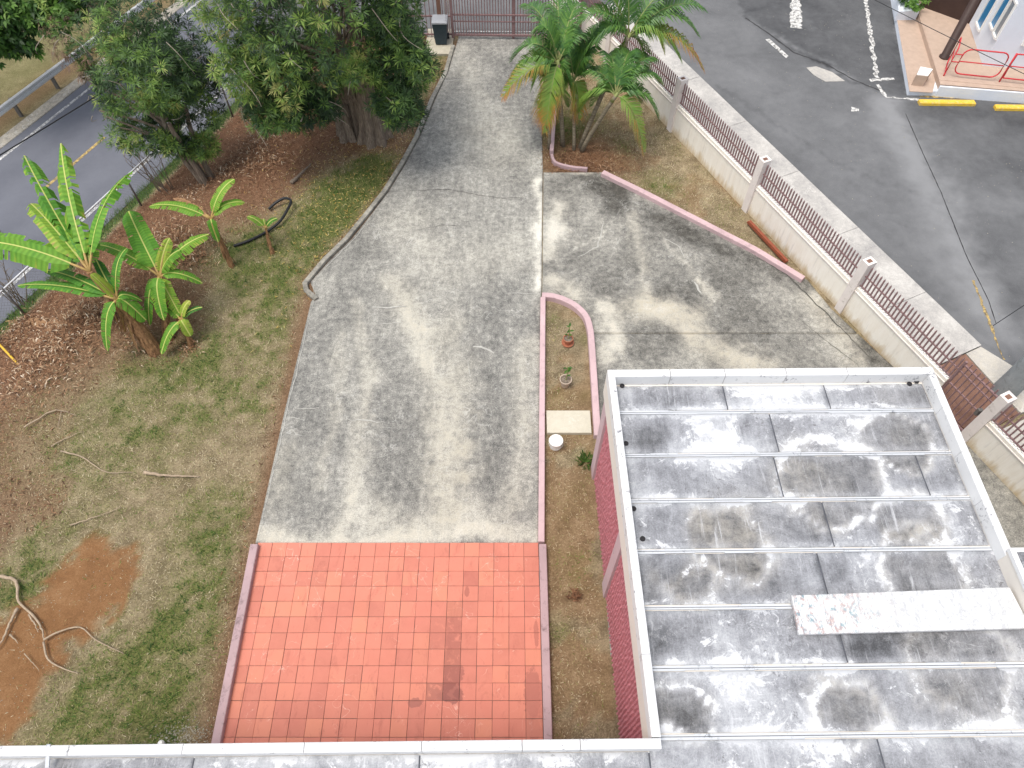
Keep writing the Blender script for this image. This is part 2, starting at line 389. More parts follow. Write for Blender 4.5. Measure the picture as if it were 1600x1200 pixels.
M_crack = plain('dirty_crack', (.10, .095, .085), .95, .4, 10); M_efflor = plain('lime_bloom', (.46, .45, .41), .9, .3, 14)
M_lotdark = plain('tarry_joint', (.045, .044, .045), .8, .3, 8)
M_line = worn_paint('road_line_paint', (.85, .85, .84), .25); M_oldline = worn_paint('faded_line_paint', (.62, .61, .58), 1.0); M_yline = worn_paint('yellow_line_paint', (.72, .5, .16), .4)
M_walk = concrete('sidewalk_concrete', [(0, (.16, .155, .15)), (.3, (.31, .3, .29)), (.6, (.46, .44, .41)), (1, (.66, .64, .6))], .3, .5, speck=1.3)
def wall_mat():
    k = N('boundary_wall_paint'); p = k.pos(); n = k.noise(k.scl(p, (3, 3, .6)), 2.2, 9, .7, .3); f = k.noise(p, 40, 5, .7)
    sp = k.n.new('ShaderNodeSeparateXYZ'); k.L(p, sp.inputs[0]); z = sp.outputs[2]
    c = k.mix(k.mr(n, .3, .7), (.78, .73, .64), (.86, .83, .76))
    low = k.math('ADD', z, k.math('MULTIPLY', k.math('SUBTRACT', n, .5), .7))
    c = k.mix(k.mr(low, -.02, .24, .7, 0), c, (.50, .36, .17))
    c = k.mix(k.mr(k.noise(k.scl(p, (6, 6, .5)), 2, 8, .7), .56, .7, 0, .4), c, (.45, .43, .4))
    return k.out(c, .8, f, .3, .004)
M_wall = wall_mat(); M_post = plain('wall_post_paint', (.76, .70, .66), .75, .1, 3, .25, (.4, .35, .3))
M_rail = plain('brown_railing_paint', (.27, .17, .17), .6, .25, 20, .3, (.4, .25, .17))
M_rust = plain('rust_stained_concrete', (.22, .12, .085), .9, .35, 2.5, .5, (.12, .06, .04))
M_pinkwall = plain('pink_split_block', (.56, .22, .25), .85, .3, 14, .35, (.28, .08, .12), 30)
M_lilac = plain('lilac_column_paint', (.55, .41, .43), .8, .08, 3, .1)
M_joint = plain('tarred_joint', (.10, .105, .12), .9, .4, 6)
M_dark = plain('dark_gap', (.03, .028, .03), .9)
M_steel = plain('galvanised_steel', (.68, .69, .70), .5, .12, 8, .15, (.35, .3, .25), metal=.15)
M_steeldark = plain('weathered_steel', (.17, .16, .15), .6, .2, 8, metal=.3)
M_red = plain('red_railing_paint', (.62, .05, .06), .4, .15, 10)
M_blue = plain('blue_window_glass', (.03, .21, .42), .15, .1, 3, spec=.6); M_greyglass = plain('grey_window_glass', (.22, .26, .3), .12, .2, 3, spec=.6); M_teal = plain('teal_window_glass', (.02, .22, .2), .15, .3, 5, spec=.6)
M_bwall = plain('pale_blue_wall_paint', (.74, .78, .84), .7, .06, 1.5); M_brown = plain('dark_brown_paint', (.055, .032, .026), .5, .25, 3)
M_porch = plain('porch_tile', (.48, .36, .28), .6, .12, 5, .1, (.3, .2, .15)); M_yellow = plain('yellow_wheel_stop_paint', (.8, .52, .06), .7, .2, 6, .5, (.6, .5, .4))
M_pole = plain('pole_concrete', (.30, .33, .34), .7, .3, 2, .4, (.15, .16, .16))
M_hose = plain('black_pipe', (.02, .021, .024), .4, .2, 10); M_yplastic = plain('yellow_guard_plastic', (.75, .46, .05), .5, .15, 10)
M_branch = plain('bleached_wood', (.40, .31, .22), .9, .35, 12, .3, (.16, .11, .08)); M_redtube = plain('rusty_red_steel', (.30, .085, .045), .7, .35, 8, .3, (.12, .05, .03))
M_terra = plain('terracotta_pot', (.42, .16, .09), .8, .2, 20); M_pot2 = plain('weathered_plastic_pot', (.52, .42, .33), .6, .2, 20, .3, (.3, .16, .1))
M_bucket = plain('white_plastic', (.85, .84, .8), .4, .04, 6); M_bin = plain('blue_green_bin_plastic', (.035, .055, .07), .5, .2, 10); M_lid = plain('grey_lid_plastic', (.3, .31, .33), .5, .1, 10)
M_pad = concrete('cream_concrete', [(0, (.35, .32, .25)), (.5, (.55, .51, .41)), (1, (.72, .69, .6))], .3, .4)
def board_mat():
    k = N('paint_spattered_board'); p = k.pos(); q = k.scl(p, (1, .45, 1)); g = k.noise(q, 13, 12, .84, .8); h = k.noise(p, 1.4, 3); f = k.noise(p, 60, 4)
    sx = k.n.new('ShaderNodeSeparateXYZ'); k.L(p, sx.inputs[0]); lx = k.mr(sx.outputs[0], 4.1, 5.6, 1, .6); gl = k.mr(sx.outputs[0], 5.0, 5.8, 0, 1); spk = k.noise(p, 26, 10, .85, .3)
    hue = k.ramp(k.noise(k.scl(p, (1, 1, 1), (5, 5, 0)), 9, 6, .7), [(.38, (.12, .26, .3)), (.46, (.24, .25, .28)), (.55, (.42, .24, .2)), (.62, (.3, .32, .36))])
    c = k.mix(k.math('MULTIPLY', k.mr(g, .49, .55), lx, clamp=True), (.66, .66, .655), k.mix(gl, hue, (.34, .35, .37)))
    c = k.mix(k.math('MULTIPLY', k.mr(spk, .53, .6), .6), c, (.33, .34, .36)); return k.out(c, .6, f, .3, .004)
M_board = board_mat()
def leafy(name, stops, rough=.5, trans=.25, attr='t', spec=.35, bands=0):
    k = N(name); t = k.attr(attr); p = k.pos(); n = k.noise(p, 1.6, 4, .6); nf = k.noise(p, 12, 3, .6)
    s = k.math('MULTIPLY_ADD', k.math('SUBTRACT', n, .5), .5, t); s = k.math('MULTIPLY_ADD', k.math('SUBTRACT', nf, .5), .35, s)
    c = k.ramp(s, stops)
    if bands:
        u = k.attr('u'); b = k.math('SINE', k.math('MULTIPLY', u, bands)); c = k.mix(k.mr(b, -1, 1, 0, .38), c, tuple(x * .4 for x in stops[1][1]))
        rib = k.attr('rib'); c = k.mix(rib, c, (.62, .66, .2))
    k.out(c, rough, spec=spec)
    tr = k.n.new('ShaderNodeBsdfTranslucent'); k.L(c, tr.inputs[0]); mx = k.n.new('ShaderNodeMixShader'); mx.inputs[0].default_value = trans
    k.L(k.b.outputs[0], mx.inputs[1]); k.L(tr.outputs[0], mx.inputs[2]); k.L(mx.outputs[0], k.n['Material Output'].inputs[0]); return k.m
M_podo = leafy('narrow_dark_leaves', [(0, (.018, .038, .018)), (.35, (.045, .095, .028)), (.6, (.11, .205, .04)), (.82, (.24, .36, .07)), (1, (.42, .42, .14))])
M_podob = leafy('dry_twig_leaves', [(0, (.06, .035, .025)), (.5, (.15, .09, .06)), (1, (.3, .2, .13))])
M_broad = leafy('broad_leaves', [(0, (.025, .06, .015)), (.4, (.06, .15, .025)), (.8, (.16, .31, .05)), (1, (.2, .3, .08))])
M_palm = leafy('palm_leaflets', [(0, (.03, .08, .035)), (.25, (.08, .19, .045)), (.5, (.19, .34, .06)), (.68, (.24, .3, .06)), (.82, (.45, .26, .06)), (1, (.42, .16, .05))], .4)
M_ban = leafy('banana_leaf_blade', [(0, (.05, .18, .04)), (.35, (.14, .36, .045)), (.65, (.26, .46, .06)), (.88, (.46, .54, .08)), (1, (.5, .38, .14))], .55, .35, bands=150, spec=.2)
M_bandead = leafy('dry_banana_leaf', [(0, (.2, .1, .05)), (.5, (.36, .2, .1)), (1, (.5, .32, .18))], .8)
M_grass = leafy('grass_blades', [(0, (.03, .075, .015)), (.3, (.085, .17, .022)), (.5, (.19, .245, .05)), (.68, (.36, .33, .14)), (.85, (.5, .42, .25)), (1, (.66, .58, .4))], .7, .3)
M_tall = leafy('verge_grass_blades', [(0, (.03, .07, .015)), (.5, (.08, .16, .03)), (1, (.2, .26, .07))], .6, .3)
M_litter = leafy('fallen_leaves', [(0, (.07, .035, .02)), (.4, (.2, .1, .05)), (.7, (.36, .21, .12)), (.9, (.5, .38, .25)), (1, (.62, .52, .4))], .9, .1)
M_needle = leafy('fallen_yellow_leaves', [(0, (.4, .24, .06)), (.6, (.6, .42, .12)), (1, (.66, .55, .25))], .8, .1)
def bark_mat(name, a, b, st=(3, 3, .5)):
    k = N(name); p = k.pos(); n = k.noise(k.scl(p, st), 5, 8, .75, .4); f = k.noise(p, 40, 5, .7)
    return k.out(k.ramp(n, [(.3, a), (.55, tuple((x + y) / 2 for x, y in zip(a, b))), (.72, b)]), .95, k.mix(.5, n, f), .9, .03)
M_bark = bark_mat('grey_brown_bark', (.07, .05, .035), (.40, .33, .26), (6, 6, .5)); M_twig = bark_mat('pale_twig_bark', (.2, .17, .13), (.46, .4, .33))
M_palmbark = bark_mat('ringed_palm_trunk', (.1, .08, .05), (.38, .33, .24), (1, 1, 5)); M_banstem = bark_mat('banana_stem', (.10, .045, .02), (.46, .27, .13), (5, 5, 1))
M_petiole = plain('banana_petiole', (.42, .28, .1), .5, .25, 10); M_greenstem = plain('palm_crownshaft', (.25, .28, .1), .5, .2, 10)

# ------------------------------------------------------------------ ground
SOIL = [at(*q) for q in [(145, 842), (200, 858), (216, 900), (180, 945), (120, 1000), (75, 1060), (45, 1125), (0, 1180), (-120, 1200), (-120, 1010), (0, 965), (60, 935), (100, 870)]]
DRY = [at(*q) for q in [(170, 700), (400, 640), (410, 760), (380, 800), (250, 860), (170, 830), (60, 830), (0, 770)]]
def drive_left_pts(): return [at(*q) for q in [(320, 1180), (399, 850), (443, 650), (484, 468), (493, 463), (483, 440), (515, 407), (550, 373), (580, 335), (607, 300), (633, 257), (655, 215), (680, 155), (700, 112), (716, 66)]]
GARDEN_S = at(940, 266); KERB_E = at(1262, 437)
def ground_fields(x, y):
    s = (x - RA[0]) * RN[0] + (y - RA[1]) * RN[1]
    n1 = fbm(x, y, .8, 5, 3); n2 = fbm(x, y, 2.6, 4, 11); n3 = fbm(x, y, .35, 3, 21)
    n4 = fbm(x, y, 6.0, 3, 17); g = sm(.45, .66, n1 * .4 + n2 * .3 + n4 * .3) * .62
    sl = s + (n1 - .5) * 2.2
    litter = sm(-8.9, -7.6, sl) * (1 - sm(-2.9, -2.5, s))
    litter = np.maximum(litter, gauss(np.hypot(x + 4.6, (y - 17.3) * .8), 2.3) * 1.1)
    gp = np.zeros_like(x)
    for (px, py, r, st) in [(340, 835, .9, 1), (100, 690, 2.0, .6), (380, 400, 1.3, 1), (560, 300, 1.2, 1.8), (520, 340, 1.0, 1.5), (590, 270, .8, 1.5), (480, 370, 1.1, 1), (430, 440, 1.1, .8), (660, 150, .8, 1.3), (676, 110, .7, 1.3), (330, 950, 1.2, .8),
                            (250, 1120, 1.5, .9), (110, 1140, 1.0, .9), (420, 560, 1.2, .6), (60, 900, .8, .7), (880, 190, .9, 1.4), (890, 215, .7, 1.2), (975, 235, .4, .9), (1030, 290, .5, 1.2), (865, 500, .2, .6), (915, 530, .22, .8), (870, 620, .25, .6), (915, 620, .15, .6), (913, 712, .22, 1.1), (900, 890, .3, .8), (870, 985, .25, .8), (250, 600, 1.4, .7), (1000, 120, 1.2, .4)]:
        q = on(px, py); gp = gp + gauss(np.hypot(x - q.x, y - q.y), r) * st
    right = x > .3
    g = np.where(right, g * .28, g); dryp = inpoly(x, y, DRY)
    g = g * np.where(dryp, .45, 1) + gp * (.05 + 1.15 * n4) * .85
    litter = np.clip(litter - gp * 1.2, 0, 1); g = g * (1 - litter)
    edge = segd(x, y, drive_left_pts()); g = g * (1 - .9 * gauss(edge, .35)); litter = np.maximum(litter, .75 * gauss(edge, .3) * (x < 0))
    litter = np.maximum(litter, gauss(np.hypot(x - 2.1, y - 17.4), 1.4)); 
    soil = sm(-.12, .12, np.where(inpoly(x, y, SOIL), 1, -1) * np.minimum(segd(x, y, SOIL + [SOIL[0]]), .5) + (n2 - .5) * .7 + (n4 - .5) * .5)
    soil = np.maximum(soil, .3 * sm(.52, .66, fbm(x, y, 1.2, 4, 77)) * right)
    strip = (x > .3) & (x < 1.9) & (y < 10.5); soil = np.where(strip & (n1 > .45), np.maximum(soil, .35), soil)
    verge = sm(-2.75, -2.2, s) * (1 - sm(-.95, -.6, s)); far = sm(5.6, 6.2, s)
    g = np.where(s > -2.8, np.maximum(verge * 1.2, far * (.35 + .5 * n1)), g); litter = np.where(s > -2.5, far * gauss(s - 6.6, .7) * .6, litter); soil = np.where(s > -2.5, 0, soil)
    return np.clip(g, 0, 1), np.clip(soil, 0, 1), np.clip(litter, 0, 1)
def build_ground():
    def axis(a, b, st): return np.arange(a, b + 1e-6, st)
    far = np.array([1.35 ** k for k in range(1, 17)])
    xs = np.concatenate([-26 - far[::-1] * 1.2, axis(-26, 12.5, .13), 12.5 + far * 1.2]); ys = np.concatenate([-2 - far[::-1] * 1.2, axis(-2, 30, .13), 30 + far * 1.2])
    X, Y = np.meshgrid(xs, ys); Z = gz(X, Y)
    s = (X - RA[0]) * RN[0] + (Y - RA[1]) * RN[1]
    flat = (Y < 8) & (X > .4)
    Z = Z + (fbm(X, Y, 2.2, 4, 5) - .6) * np.where(s > -.9, .02, np.where(s > -7.5, .13, .045)) * np.where(flat, .6, 1)
    # a low bank of mulch under the banana plants
    q = on(110, 520); Z += .28 * gauss(np.hypot((X - q.x) * .7, Y - q.y), 1.5) * (.6 + .8 * fbm(X, Y, 3, 4, 8)); q = on(240, 380); Z += .2 * gauss(np.hypot(X - q.x, Y - q.y), 1.1) * (.6 + .8 * fbm(X, Y, 3, 4, 9))
    Z = np.where((s > -.75) & (s < 6.2), ROADZ - .06, Z)
    Z = np.where((Y > 23.9) & (X > -6), -.08, Z); Z = np.where((X > 12.4), -.1, Z)
    g, so, li = ground_fields(X.ravel(), Y.ravel()); nx = len(xs); ny = len(ys)
    i = (np.arange(ny - 1)[:, None] * nx + np.arange(nx - 1)).ravel(); F = np.stack([i, i + 1, i + nx + 1, i + nx], 1)
    o = raw('ground', np.stack([X, Y, Z], -1).reshape(-1, 3), F, M_ground, None, {'grass': g, 'soil': so, 'litter': li}, True); o['kind'] = 'structure'
build_ground()

# ------------------------------------------------------------------ driveway, apron, patio base
def streak(x, y, pts, w):
    wx = (fbm(x, y, 1.1, 4, 501) - .5) * .5; wy = (fbm(x, y, 1.1, 4, 507) - .5) * .7; q = fbm(x, y, 4.0, 3, 511) - .5
    return gauss(segd(x + wx + q * .25, y + wy, [at(*p) for p in pts]) * (1 + q * .8), w * 1.15)
def drive_attr(x, y):
    n = fbm(x, y, .6, 4, 31); n2 = fbm(x, y, 2, 4, 33)
    t = .49 + (n - .5) * .22 + 0 * x; w = 0 * x
    for pts, wd, a, b in [([(560, 480), (575, 600), (560, 760), (520, 850)], .16, .26, .55), ([(530, 520), (525, 640), (500, 760)], .14, .14, .35), ([(620, 440), (655, 520), (680, 600), (690, 700), (690, 800)], .32, .22, .6),
                          ([(700, 500), (720, 600), (720, 700), (715, 800)], .35, .13, .5), ([(825, 540), (815, 620), (812, 700), (800, 830)], .22, .2, .5), ([(640, 340), (700, 420), (790, 400)], .7, .22, .25), ([(660, 140), (740, 200), (790, 240)], .9, .12, .25),
                          ([(720, 80), (740, 130), (770, 200)], .35, .2, .3), ([(841, 280), (843, 450)], .13, .75, .3), ([(600, 430), (640, 500), (668, 560)], .16, .3, .4), ([(400, 840), (840, 840)], .14, .45, .7), ([(560, 800), (620, 825), (760, 825)], .35, .25, .4), ([(450, 700), (420, 840)], .3, .1, .4)]:
        s = streak(x, y, pts, wd) * (.3 + 1.2 * n2); t = t + s * a * .6; w = w + s * b * .8
    for pts, wd, a in [([(650, 600), (650, 700), (640, 800)], .35, .16), ([(770, 520), (760, 620), (770, 760)], .35, .2), ([(520, 400), (580, 345)], .45, .22), ([(600, 560), (600, 760)], .3, .14), ([(480, 600), (450, 780)], .35, .14), ([(740, 90), (700, 150)], .25, .15), ([(790, 100), (830, 180)], .4, .16),
                       ([(800, 270), (820, 300)], .5, .14), ([(690, 290), (640, 250)], .5, .12), ([(800, 480), (830, 500)], .35, .2), ([(540, 460), (590, 440)], .4, .14)]:
        t = t - streak(x, y, pts, wd) * a * .55 * (.5 + n2)
    for px, py in [(725, 703), (725, 745)]:
        q = at(px, py); d = np.hypot(x - q.x, (y - q.y)); w = w + .8 * gauss(d, .17); t = t + .06 * gauss(d, .17)
    return {'tone': t, 'warm': np.clip(w, 0, 1)}
def apron_attr(x, y):
    n = fbm(x, y, .55, 4, 41); n2 = fbm(x, y, 2.3, 4, 43)
    t = .4 + (n - .5) * .45 + 0 * x; w = 0 * x + .12
    for pts, wd, a, b in [([(985, 330), (1000, 400), (1010, 450)], .15, .16, .25), ([(1000, 480), (1060, 500), (1110, 540), (1180, 570)], .35, .42, .8), ([(1000, 470), (1100, 490)], .2, .25, .5), ([(950, 480), (955, 560)], .22, .5, .5),
                          ([(855, 400), (870, 320)], .2, .3, .3), ([(1030, 360), (1080, 420)], .09, .12, .1), ([(900, 400), (945, 360)], .04, .2, .1), ([(855, 264), (945, 270)], .1, .4, .4), ([(1090, 430), (1110, 470)], .1, .45, .4), ([(1280, 470), (1340, 560)], .3, .15, .3), ([(860, 440), (900, 460)], .2, .3, .5)]:
        s = streak(x, y, pts, wd) * (.4 + 1.1 * n2); t = t + s * a; w = w + s * b
    for pts, wd, a in [([(925, 285), (970, 300), (960, 320)], .35, .42), ([(1010, 330), (1200, 420), (1262, 450)], .25, .25), ([(1300, 490), (1390, 580)], .22, .32), ([(1180, 500), (1240, 550)], .5, .1), ([(1040, 460), (1150, 430)], .5, .14)]:
        t = t - streak(x, y, pts, wd) * a * (.5 + n2)
    return {'tone': t, 'warm': np.clip(w, 0, 1)}
Y0 = at(620, 848).y; YT = 24.35; PW = 5.78; PX0, PX1 = -5.236, .541
DL = [at(*q) for q in [(399, 849), (443, 650), (486, 471), (494, 463), (485, 441), (515, 407), (550, 373), (580, 335), (607, 300), (633, 257), (655, 215), (680, 155), (700, 112), (716, 60)]]
DR = [at(*q) for q in [(841, 849), (846, 455), (848, 262), (846, 150), (836, 60)]]
ys = np.arange(Y0, YT, .06); sheet('driveway', ys, interp(ys, DL), interp(ys, DR), 110, 0, .25, M_drive, drive_attr, relief=.012)
# right apron, split in slabs by real joints
WB = [at(1262, 437), at(1300, 483), at(1395, 572), at(1500, 672), at(1640, 835)]      # foot of the boundary wall
AL_top = at(850, 262).y
AR = [GARDEN_S, at(1000, 303), at(1100, 354), at(1180, 396), KERB_E, *WB[1:]]
def apron_left(y):
    c = [at(*q, .13) for q in [(850, 460), (862, 461), (880, 466), (899, 476), (915, 492), (922, 512), (925, 540), (929, 600), (934, 680), (936, 760)]]
    return np.where(y > c[0].y, interp(y, [at(848, 452), at(850, 262)]) - .012, interp(y, c))
jn = [at(0, 268).y, at(0, 520).y, 3.2]
for a, b in ((jn[0], jn[1] + .006), (jn[1] - .006, 3.2)):
    ys = np.arange(min(a, b), max(a, b), .06); xr = interp(ys, AR); sheet('parking_apron', ys, apron_left(ys), xr - .01, 110, .002 if a == jn[0] else 0.0, .22, M_apron, apron_attr, relief=.014)
def crack(name, px, w, m, seed, z=.004):
    rg = random.Random(seed); P = dense([at(*q) for q in px], .14); P = [p + Vector((rg.gauss(0, min(.016, w * .7)), rg.gauss(0, min(.016, w * .7)))) for p in P]; mb = MB(); L = offset(P, w / 2); Rr = offset(P, -w / 2); v = []; f = []
    for i in range(len(P)):
        t = .25 + .75 * math.sin(math.pi * (i + .5) / len(P)) * rg.uniform(.5, 1.3); v += [(*(P[i] + (L[i] - P[i]) * t), z + .008), (*(P[i] + (Rr[i] - P[i]) * t), z + .008)]
    for i in range(len(P) - 1): f.append((2 * i, 2 * i + 1, 2 * i + 3, 2 * i + 2))
    o = mb.add(v, f).build(name, m); o['kind'] = 'structure'
for i, (px, w, d) in enumerate([([(640, 362), (690, 352), (740, 354)], .010, 1), ([(606, 300), (700, 296), (780, 310), (846, 306)], .012, 1), ([(580, 480), (605, 481), (635, 478)], .045, 0), ([(580, 508), (630, 505)], .02, 0), ([(740, 540), (762, 546), (772, 552)], .05, 0), ([(790, 458), (838, 459)], .02, 0), ([(690, 127), (740, 124)], .03, 0), ([(450, 652), (470, 655)], .02, 0),
                            ([(868, 452), (880, 466), (905, 470)], .02, 1), ([(1250, 500), (1300, 540), (1340, 570)], .014, 1), ([(1180, 400), (1230, 430), (1300, 500), (1370, 570)], .03, 1), ([(905, 402), (935, 385), (943, 345)], .035, 0), ([(403, 848), (447, 650), (490, 472)], .018, 0), ([(492, 466), (490, 442), (520, 407), (556, 371), (586, 333)], .02, 0), ([(540, 655), (600, 660)], .03, 0), ([(465, 640), (500, 637)], .02, 0), ([(560, 530), (600, 528)], .02, 0), ([(655, 210), (690, 190)], .02, 0), ([(730, 560), (736, 590)], .02, 0), ([(1036, 372), (1060, 385), (1068, 402)], .03, 0), ([(1085, 440), (1096, 460)], .05, 0), ([(870, 255), (905, 262)], .03, 0)]):
    crack('pavement_crack', px, w, M_crack if d else M_efflor, 900 + i)
# planter side strip that the curve of the kerb leaves beside the apron
# patio base and tiles
MB().box(PX0 - .05, PX1 + .03, Y0 - 13 * .304, Y0 - .004, -.2, -.006).build('patio_base', M_grout, kind='structure')
patio = bpy.data.objects['patio_base']; TS = PW / 19
tmb = MB().prism([(-.1485, -.1475), (.1485, -.1475), (.1485, .1475), (-.1485, .1475)], -.02, .004, .0022); tile0 = None
for r in range(13):
    for c in range(19):
        x = PX0 + (c + .5) * TS; y = Y0 - (r + .5) * .302
        loc = (x + random.gauss(0, .0014) + .0011 * r, y + random.gauss(0, .0014), random.gauss(.004, .0012)); rot = (random.gauss(0, .003), random.gauss(0, .003), random.gauss(0, .004))
        if tile0 is None: tile0 = tmb.build('tile', M_tile, patio); tile0.location = loc; tile0.rotation_euler = rot
        t_ = tile0 if (r == 0 and c == 0) else again(tile0, 'tile', patio, loc, rot)
        wv = {4: .35, 5: .5, 6: .6, 7: .6, 8: .75, 9: .95}.get(r, 0) if c == 13 else (.6 if (r, c) in ((9, 12),) else .25 if (r, c) in ((1, 4), (2, 4), (6, 12), (5, 12)) else .35 if (c == 18 and r in (9, 10, 11)) else 0)
        t_.color = (1 - wv, 1, 1, 1)

# ------------------------------------------------------------------ kerbs and small pavement
def kerb(name, px, w, z1, m, step=.3, z0=-.2, jit=.003, curve=False):
    pts = [at(*q, z1) for q in px]
    if curve: pts = smooth_line(pts, 7)
    mb = MB(); ribbon(mb, dense(pts, step) if not curve else [Vector(p[:2]) for p in pts], w, z0, z1, .012, jit); o = mb.build(name, m); o['kind'] = 'structure'
    me = o.data
    for an, vv in (('tone', .42), ('warm', .3)):
        a = me.attributes.new(an, 'FLOAT', 'POINT'); a.data.foreach_set('value', np.full(len(me.vertices), vv, np.float32))
    return o
kerb('patio_kerb', [(397, 850), (331, 1190)], .16, .13, M_kerb2)
kerb('patio_kerb', [(848, 850), (858, 1200)], .15, .13, M_kerb2)
kerb('planter_kerb', [(846, 846), (847, 650), (848.5, 464)], .13, .13, M_kerb)
kerb('planter_kerb', [(847, 460), (862, 461), (880, 466), (899, 476), (915, 492), (922, 512), (925, 540), (929, 600), (934, 680)], .155, .13, M_kerb, curve=True)
kerb('garden_kerb', [(942, 268), (1000, 296), (1100, 347), (1180, 388), (1256, 434)], .17, .13, M_kerb)
kerb('garden_kerb', [(868, 140), (866, 180), (862, 235)], .12, .15, M_kerb)
kerb('garden_kerb', [(862, 240), (868, 252), (890, 259), (918, 262)], .08, .11, M_kerb2, curve=True)
k_ = kerb('driveway_kerb', [(494, 466), (478, 452), (476, 441), (506, 405), (541, 371), (572, 333), (600, 298), (627, 255), (650, 213), (675, 153), (696, 112), (708, 70)], .13, .06, M_kerbgrey, .3)
ped = at(855, 643); o = MB().box(at(852, 0).x * 0 + at(854, 660).x, at(923, 660).x, at(0, 678).y, at(0, 643).y, -.15, .055, .01).build('stepping_slab', M_pad, kind='structure')
for an, vv in (('tone', .55), ('warm', .2)):
    a = o.data.attributes.new(an, 'FLOAT', 'POINT'); a.data.foreach_set('value', np.full(len(o.data.vertices), vv, np.float32))
p0, p1 = at(664, 86), at(708, 64); o = MB().box(p0.x, p1.x, p0.y, p1.y + .7, -.2, .05, .01).build('bin_pad', M_pad, kind='structure')
for an, vv in (('tone', .2), ('warm', .5)):
    a = o.data.attributes.new(an, 'FLOAT', 'POINT'); a.data.foreach_set('value', np.full(len(o.data.vertices), vv, np.float32))

# ------------------------------------------------------------------ parking lot, sidewalk
WA = np.array([6.632, 15.342]); WD = np.array([.426, -.905]); WN = np.array([.905, .426])       # boundary wall line: along, outward
def wall(a, o=0.0, z=0.0): p = WA + WD * a + WN * o; return Vector((p[0], p[1], z))
def lot_attr(x, y):
    n = fbm(x, y, .5, 4, 51); n2 = fbm(x, y, 2.2, 4, 53); t = .5 + (n - .5) * .3 + 0 * x
    dark = [at(*q) for q in [(1130, -60), (1165, 28), (1265, 88), (1330, 125), (1395, 155), (1420, 155), (1380, -60)]]
    d2 = [at(*q) for q in [(1395, 160), (1480, 330), (1560, 500), (1700, 420), (1700, 150)]]
    t = t - np.where(inpoly(x + (n2 - .5) * .3, y, dark), .24, 0); t = t - np.where(inpoly(x, y, d2), .1, 0)
    for pts, w, a in [([(1385, 160), (1430, 250), (1490, 380), (1560, 520)], .55, .55), ([(1165, 28), (1265, 85), (1335, 125)], .1, .3), ([(1600, 330), (1500, 300)], .5, .15), ([(1140, 100), (1250, 230), (1350, 300)], 1.0, .06)]:
        t = t + streak(x, y, pts, w) * a * (.4 + n2 * 1.1)
    for pts, w, a in [([(1165, 28), (1230, 70), (1335, 130)], .07, .3), ([(1440, 175), (1600, 190)], .5, .16), ([(1120, 130), (1300, 250), (1430, 300)], .05, .15), ([(1330, 380), (1560, 540)], .3, .12), ([(1400, 30), (1420, 160)], .3, .12)]:
        t = t - streak(x, y, pts, w) * a * (.4 + n2 * 1.1)
    return {'tone': t}
ys = np.arange(-3, 27.9, .12); xl = WA[0] + (WA[1] - ys) * .4707 + 2.2; sheet('parking_lot', ys, xl, np.full(len(ys), 34.0), 200, 0.0, .2, M_lot, lot_attr)
ys = np.arange(24.3, 60, .5); sheet('street', ys, np.full(len(ys), -9.0), np.where(ys < 27.8, np.minimum(34, WA[0] + (WA[1] - ys) * .4707 + 2.18), 34), 60, 0.0, .2, M_lot, lambda x, y: {'tone': .45 + (fbm(x, y, .5, 4, 61) - .5) * .4})
# sidewalk slabs behind the wall, each with its joint; rusty apron outside the gate
def walk_attr(x, y): return {'tone': .55 + (fbm(x, y, 1.2, 4, 71) - .5) * .4, 'warm': 0 * x}
def quad_slab(name, P, z0, z1, m, parent=None, tone=.55, warm=0.0, **kw):
    n = 14; V = []; F = []
    for j in range(n + 1):
        for i in range(n + 1):
            a = P[0].lerp(P[1], i / n); b = P[3].lerp(P[2], i / n); q = a.lerp(b, j / n); V.append((q.x, q.y, z1))
    for j in range(n):
        for i in range(n): k = j * (n + 1) + i; F.append((k, k + 1, k + n + 2, k + n + 1))
    ring = list(range(n + 1)) + [r * (n + 1) + n for r in range(1, n + 1)] + [n * (n + 1) + i for i in range(n - 1, -1, -1)] + [r * (n + 1) for r in range(n - 1, 0, -1)]
    k = len(V); V += [(V[i][0], V[i][1], z0) for i in ring]; m_ = len(ring)
    F += [(ring[(j + 1) % m_], ring[j], k + j, k + (j + 1) % m_) for j in range(m_)]; va = np.array(V)
    o = raw(name, V, F, m, parent, {'tone': tone + (fbm(va[:, 0], va[:, 1], 1.4, 4, 72) - .5) * .5, 'warm': np.full(len(V), warm)})
    if not parent: o['kind'] = 'structure'
    return o
a = -11.0
while a < 6.4:
    b = min(a + 2.6, 6.5); quad_slab('sidewalk', [wall(b - .012, .17), wall(b - .012, 2.3), wall(a, 2.3), wall(a, .17)], -.1, .1, M_walk); a += 2.6
GA0, GA1 = 7.15, 8.19
p_ = [wall(8.4, .17), wall(8.3, 1.6), wall(6.52, 1.75), wall(6.52, .17)]
quad_slab('gate_apron', p_, -.1, .09, M_rust)
quad_slab('sidewalk', [wall(8.32, 1.64), wall(8.5, 2.9), wall(6.52, 2.25), wall(6.52, 1.77)], -.1, .1, M_walk, warm=.5)
quad_slab('sidewalk', [wall(14.5, .17), wall(14.5, 4.4), wall(8.53, 2.9), wall(8.43, .17)], -.1, .1, M_walk, warm=.3)
quad_slab('gate_sill', [wall(GA1 - .1, -.9), wall(GA1 - .1, .16), wall(GA0 + .02, .16), wall(GA0 + .02, -.9)], -.1, .06, M_rust)
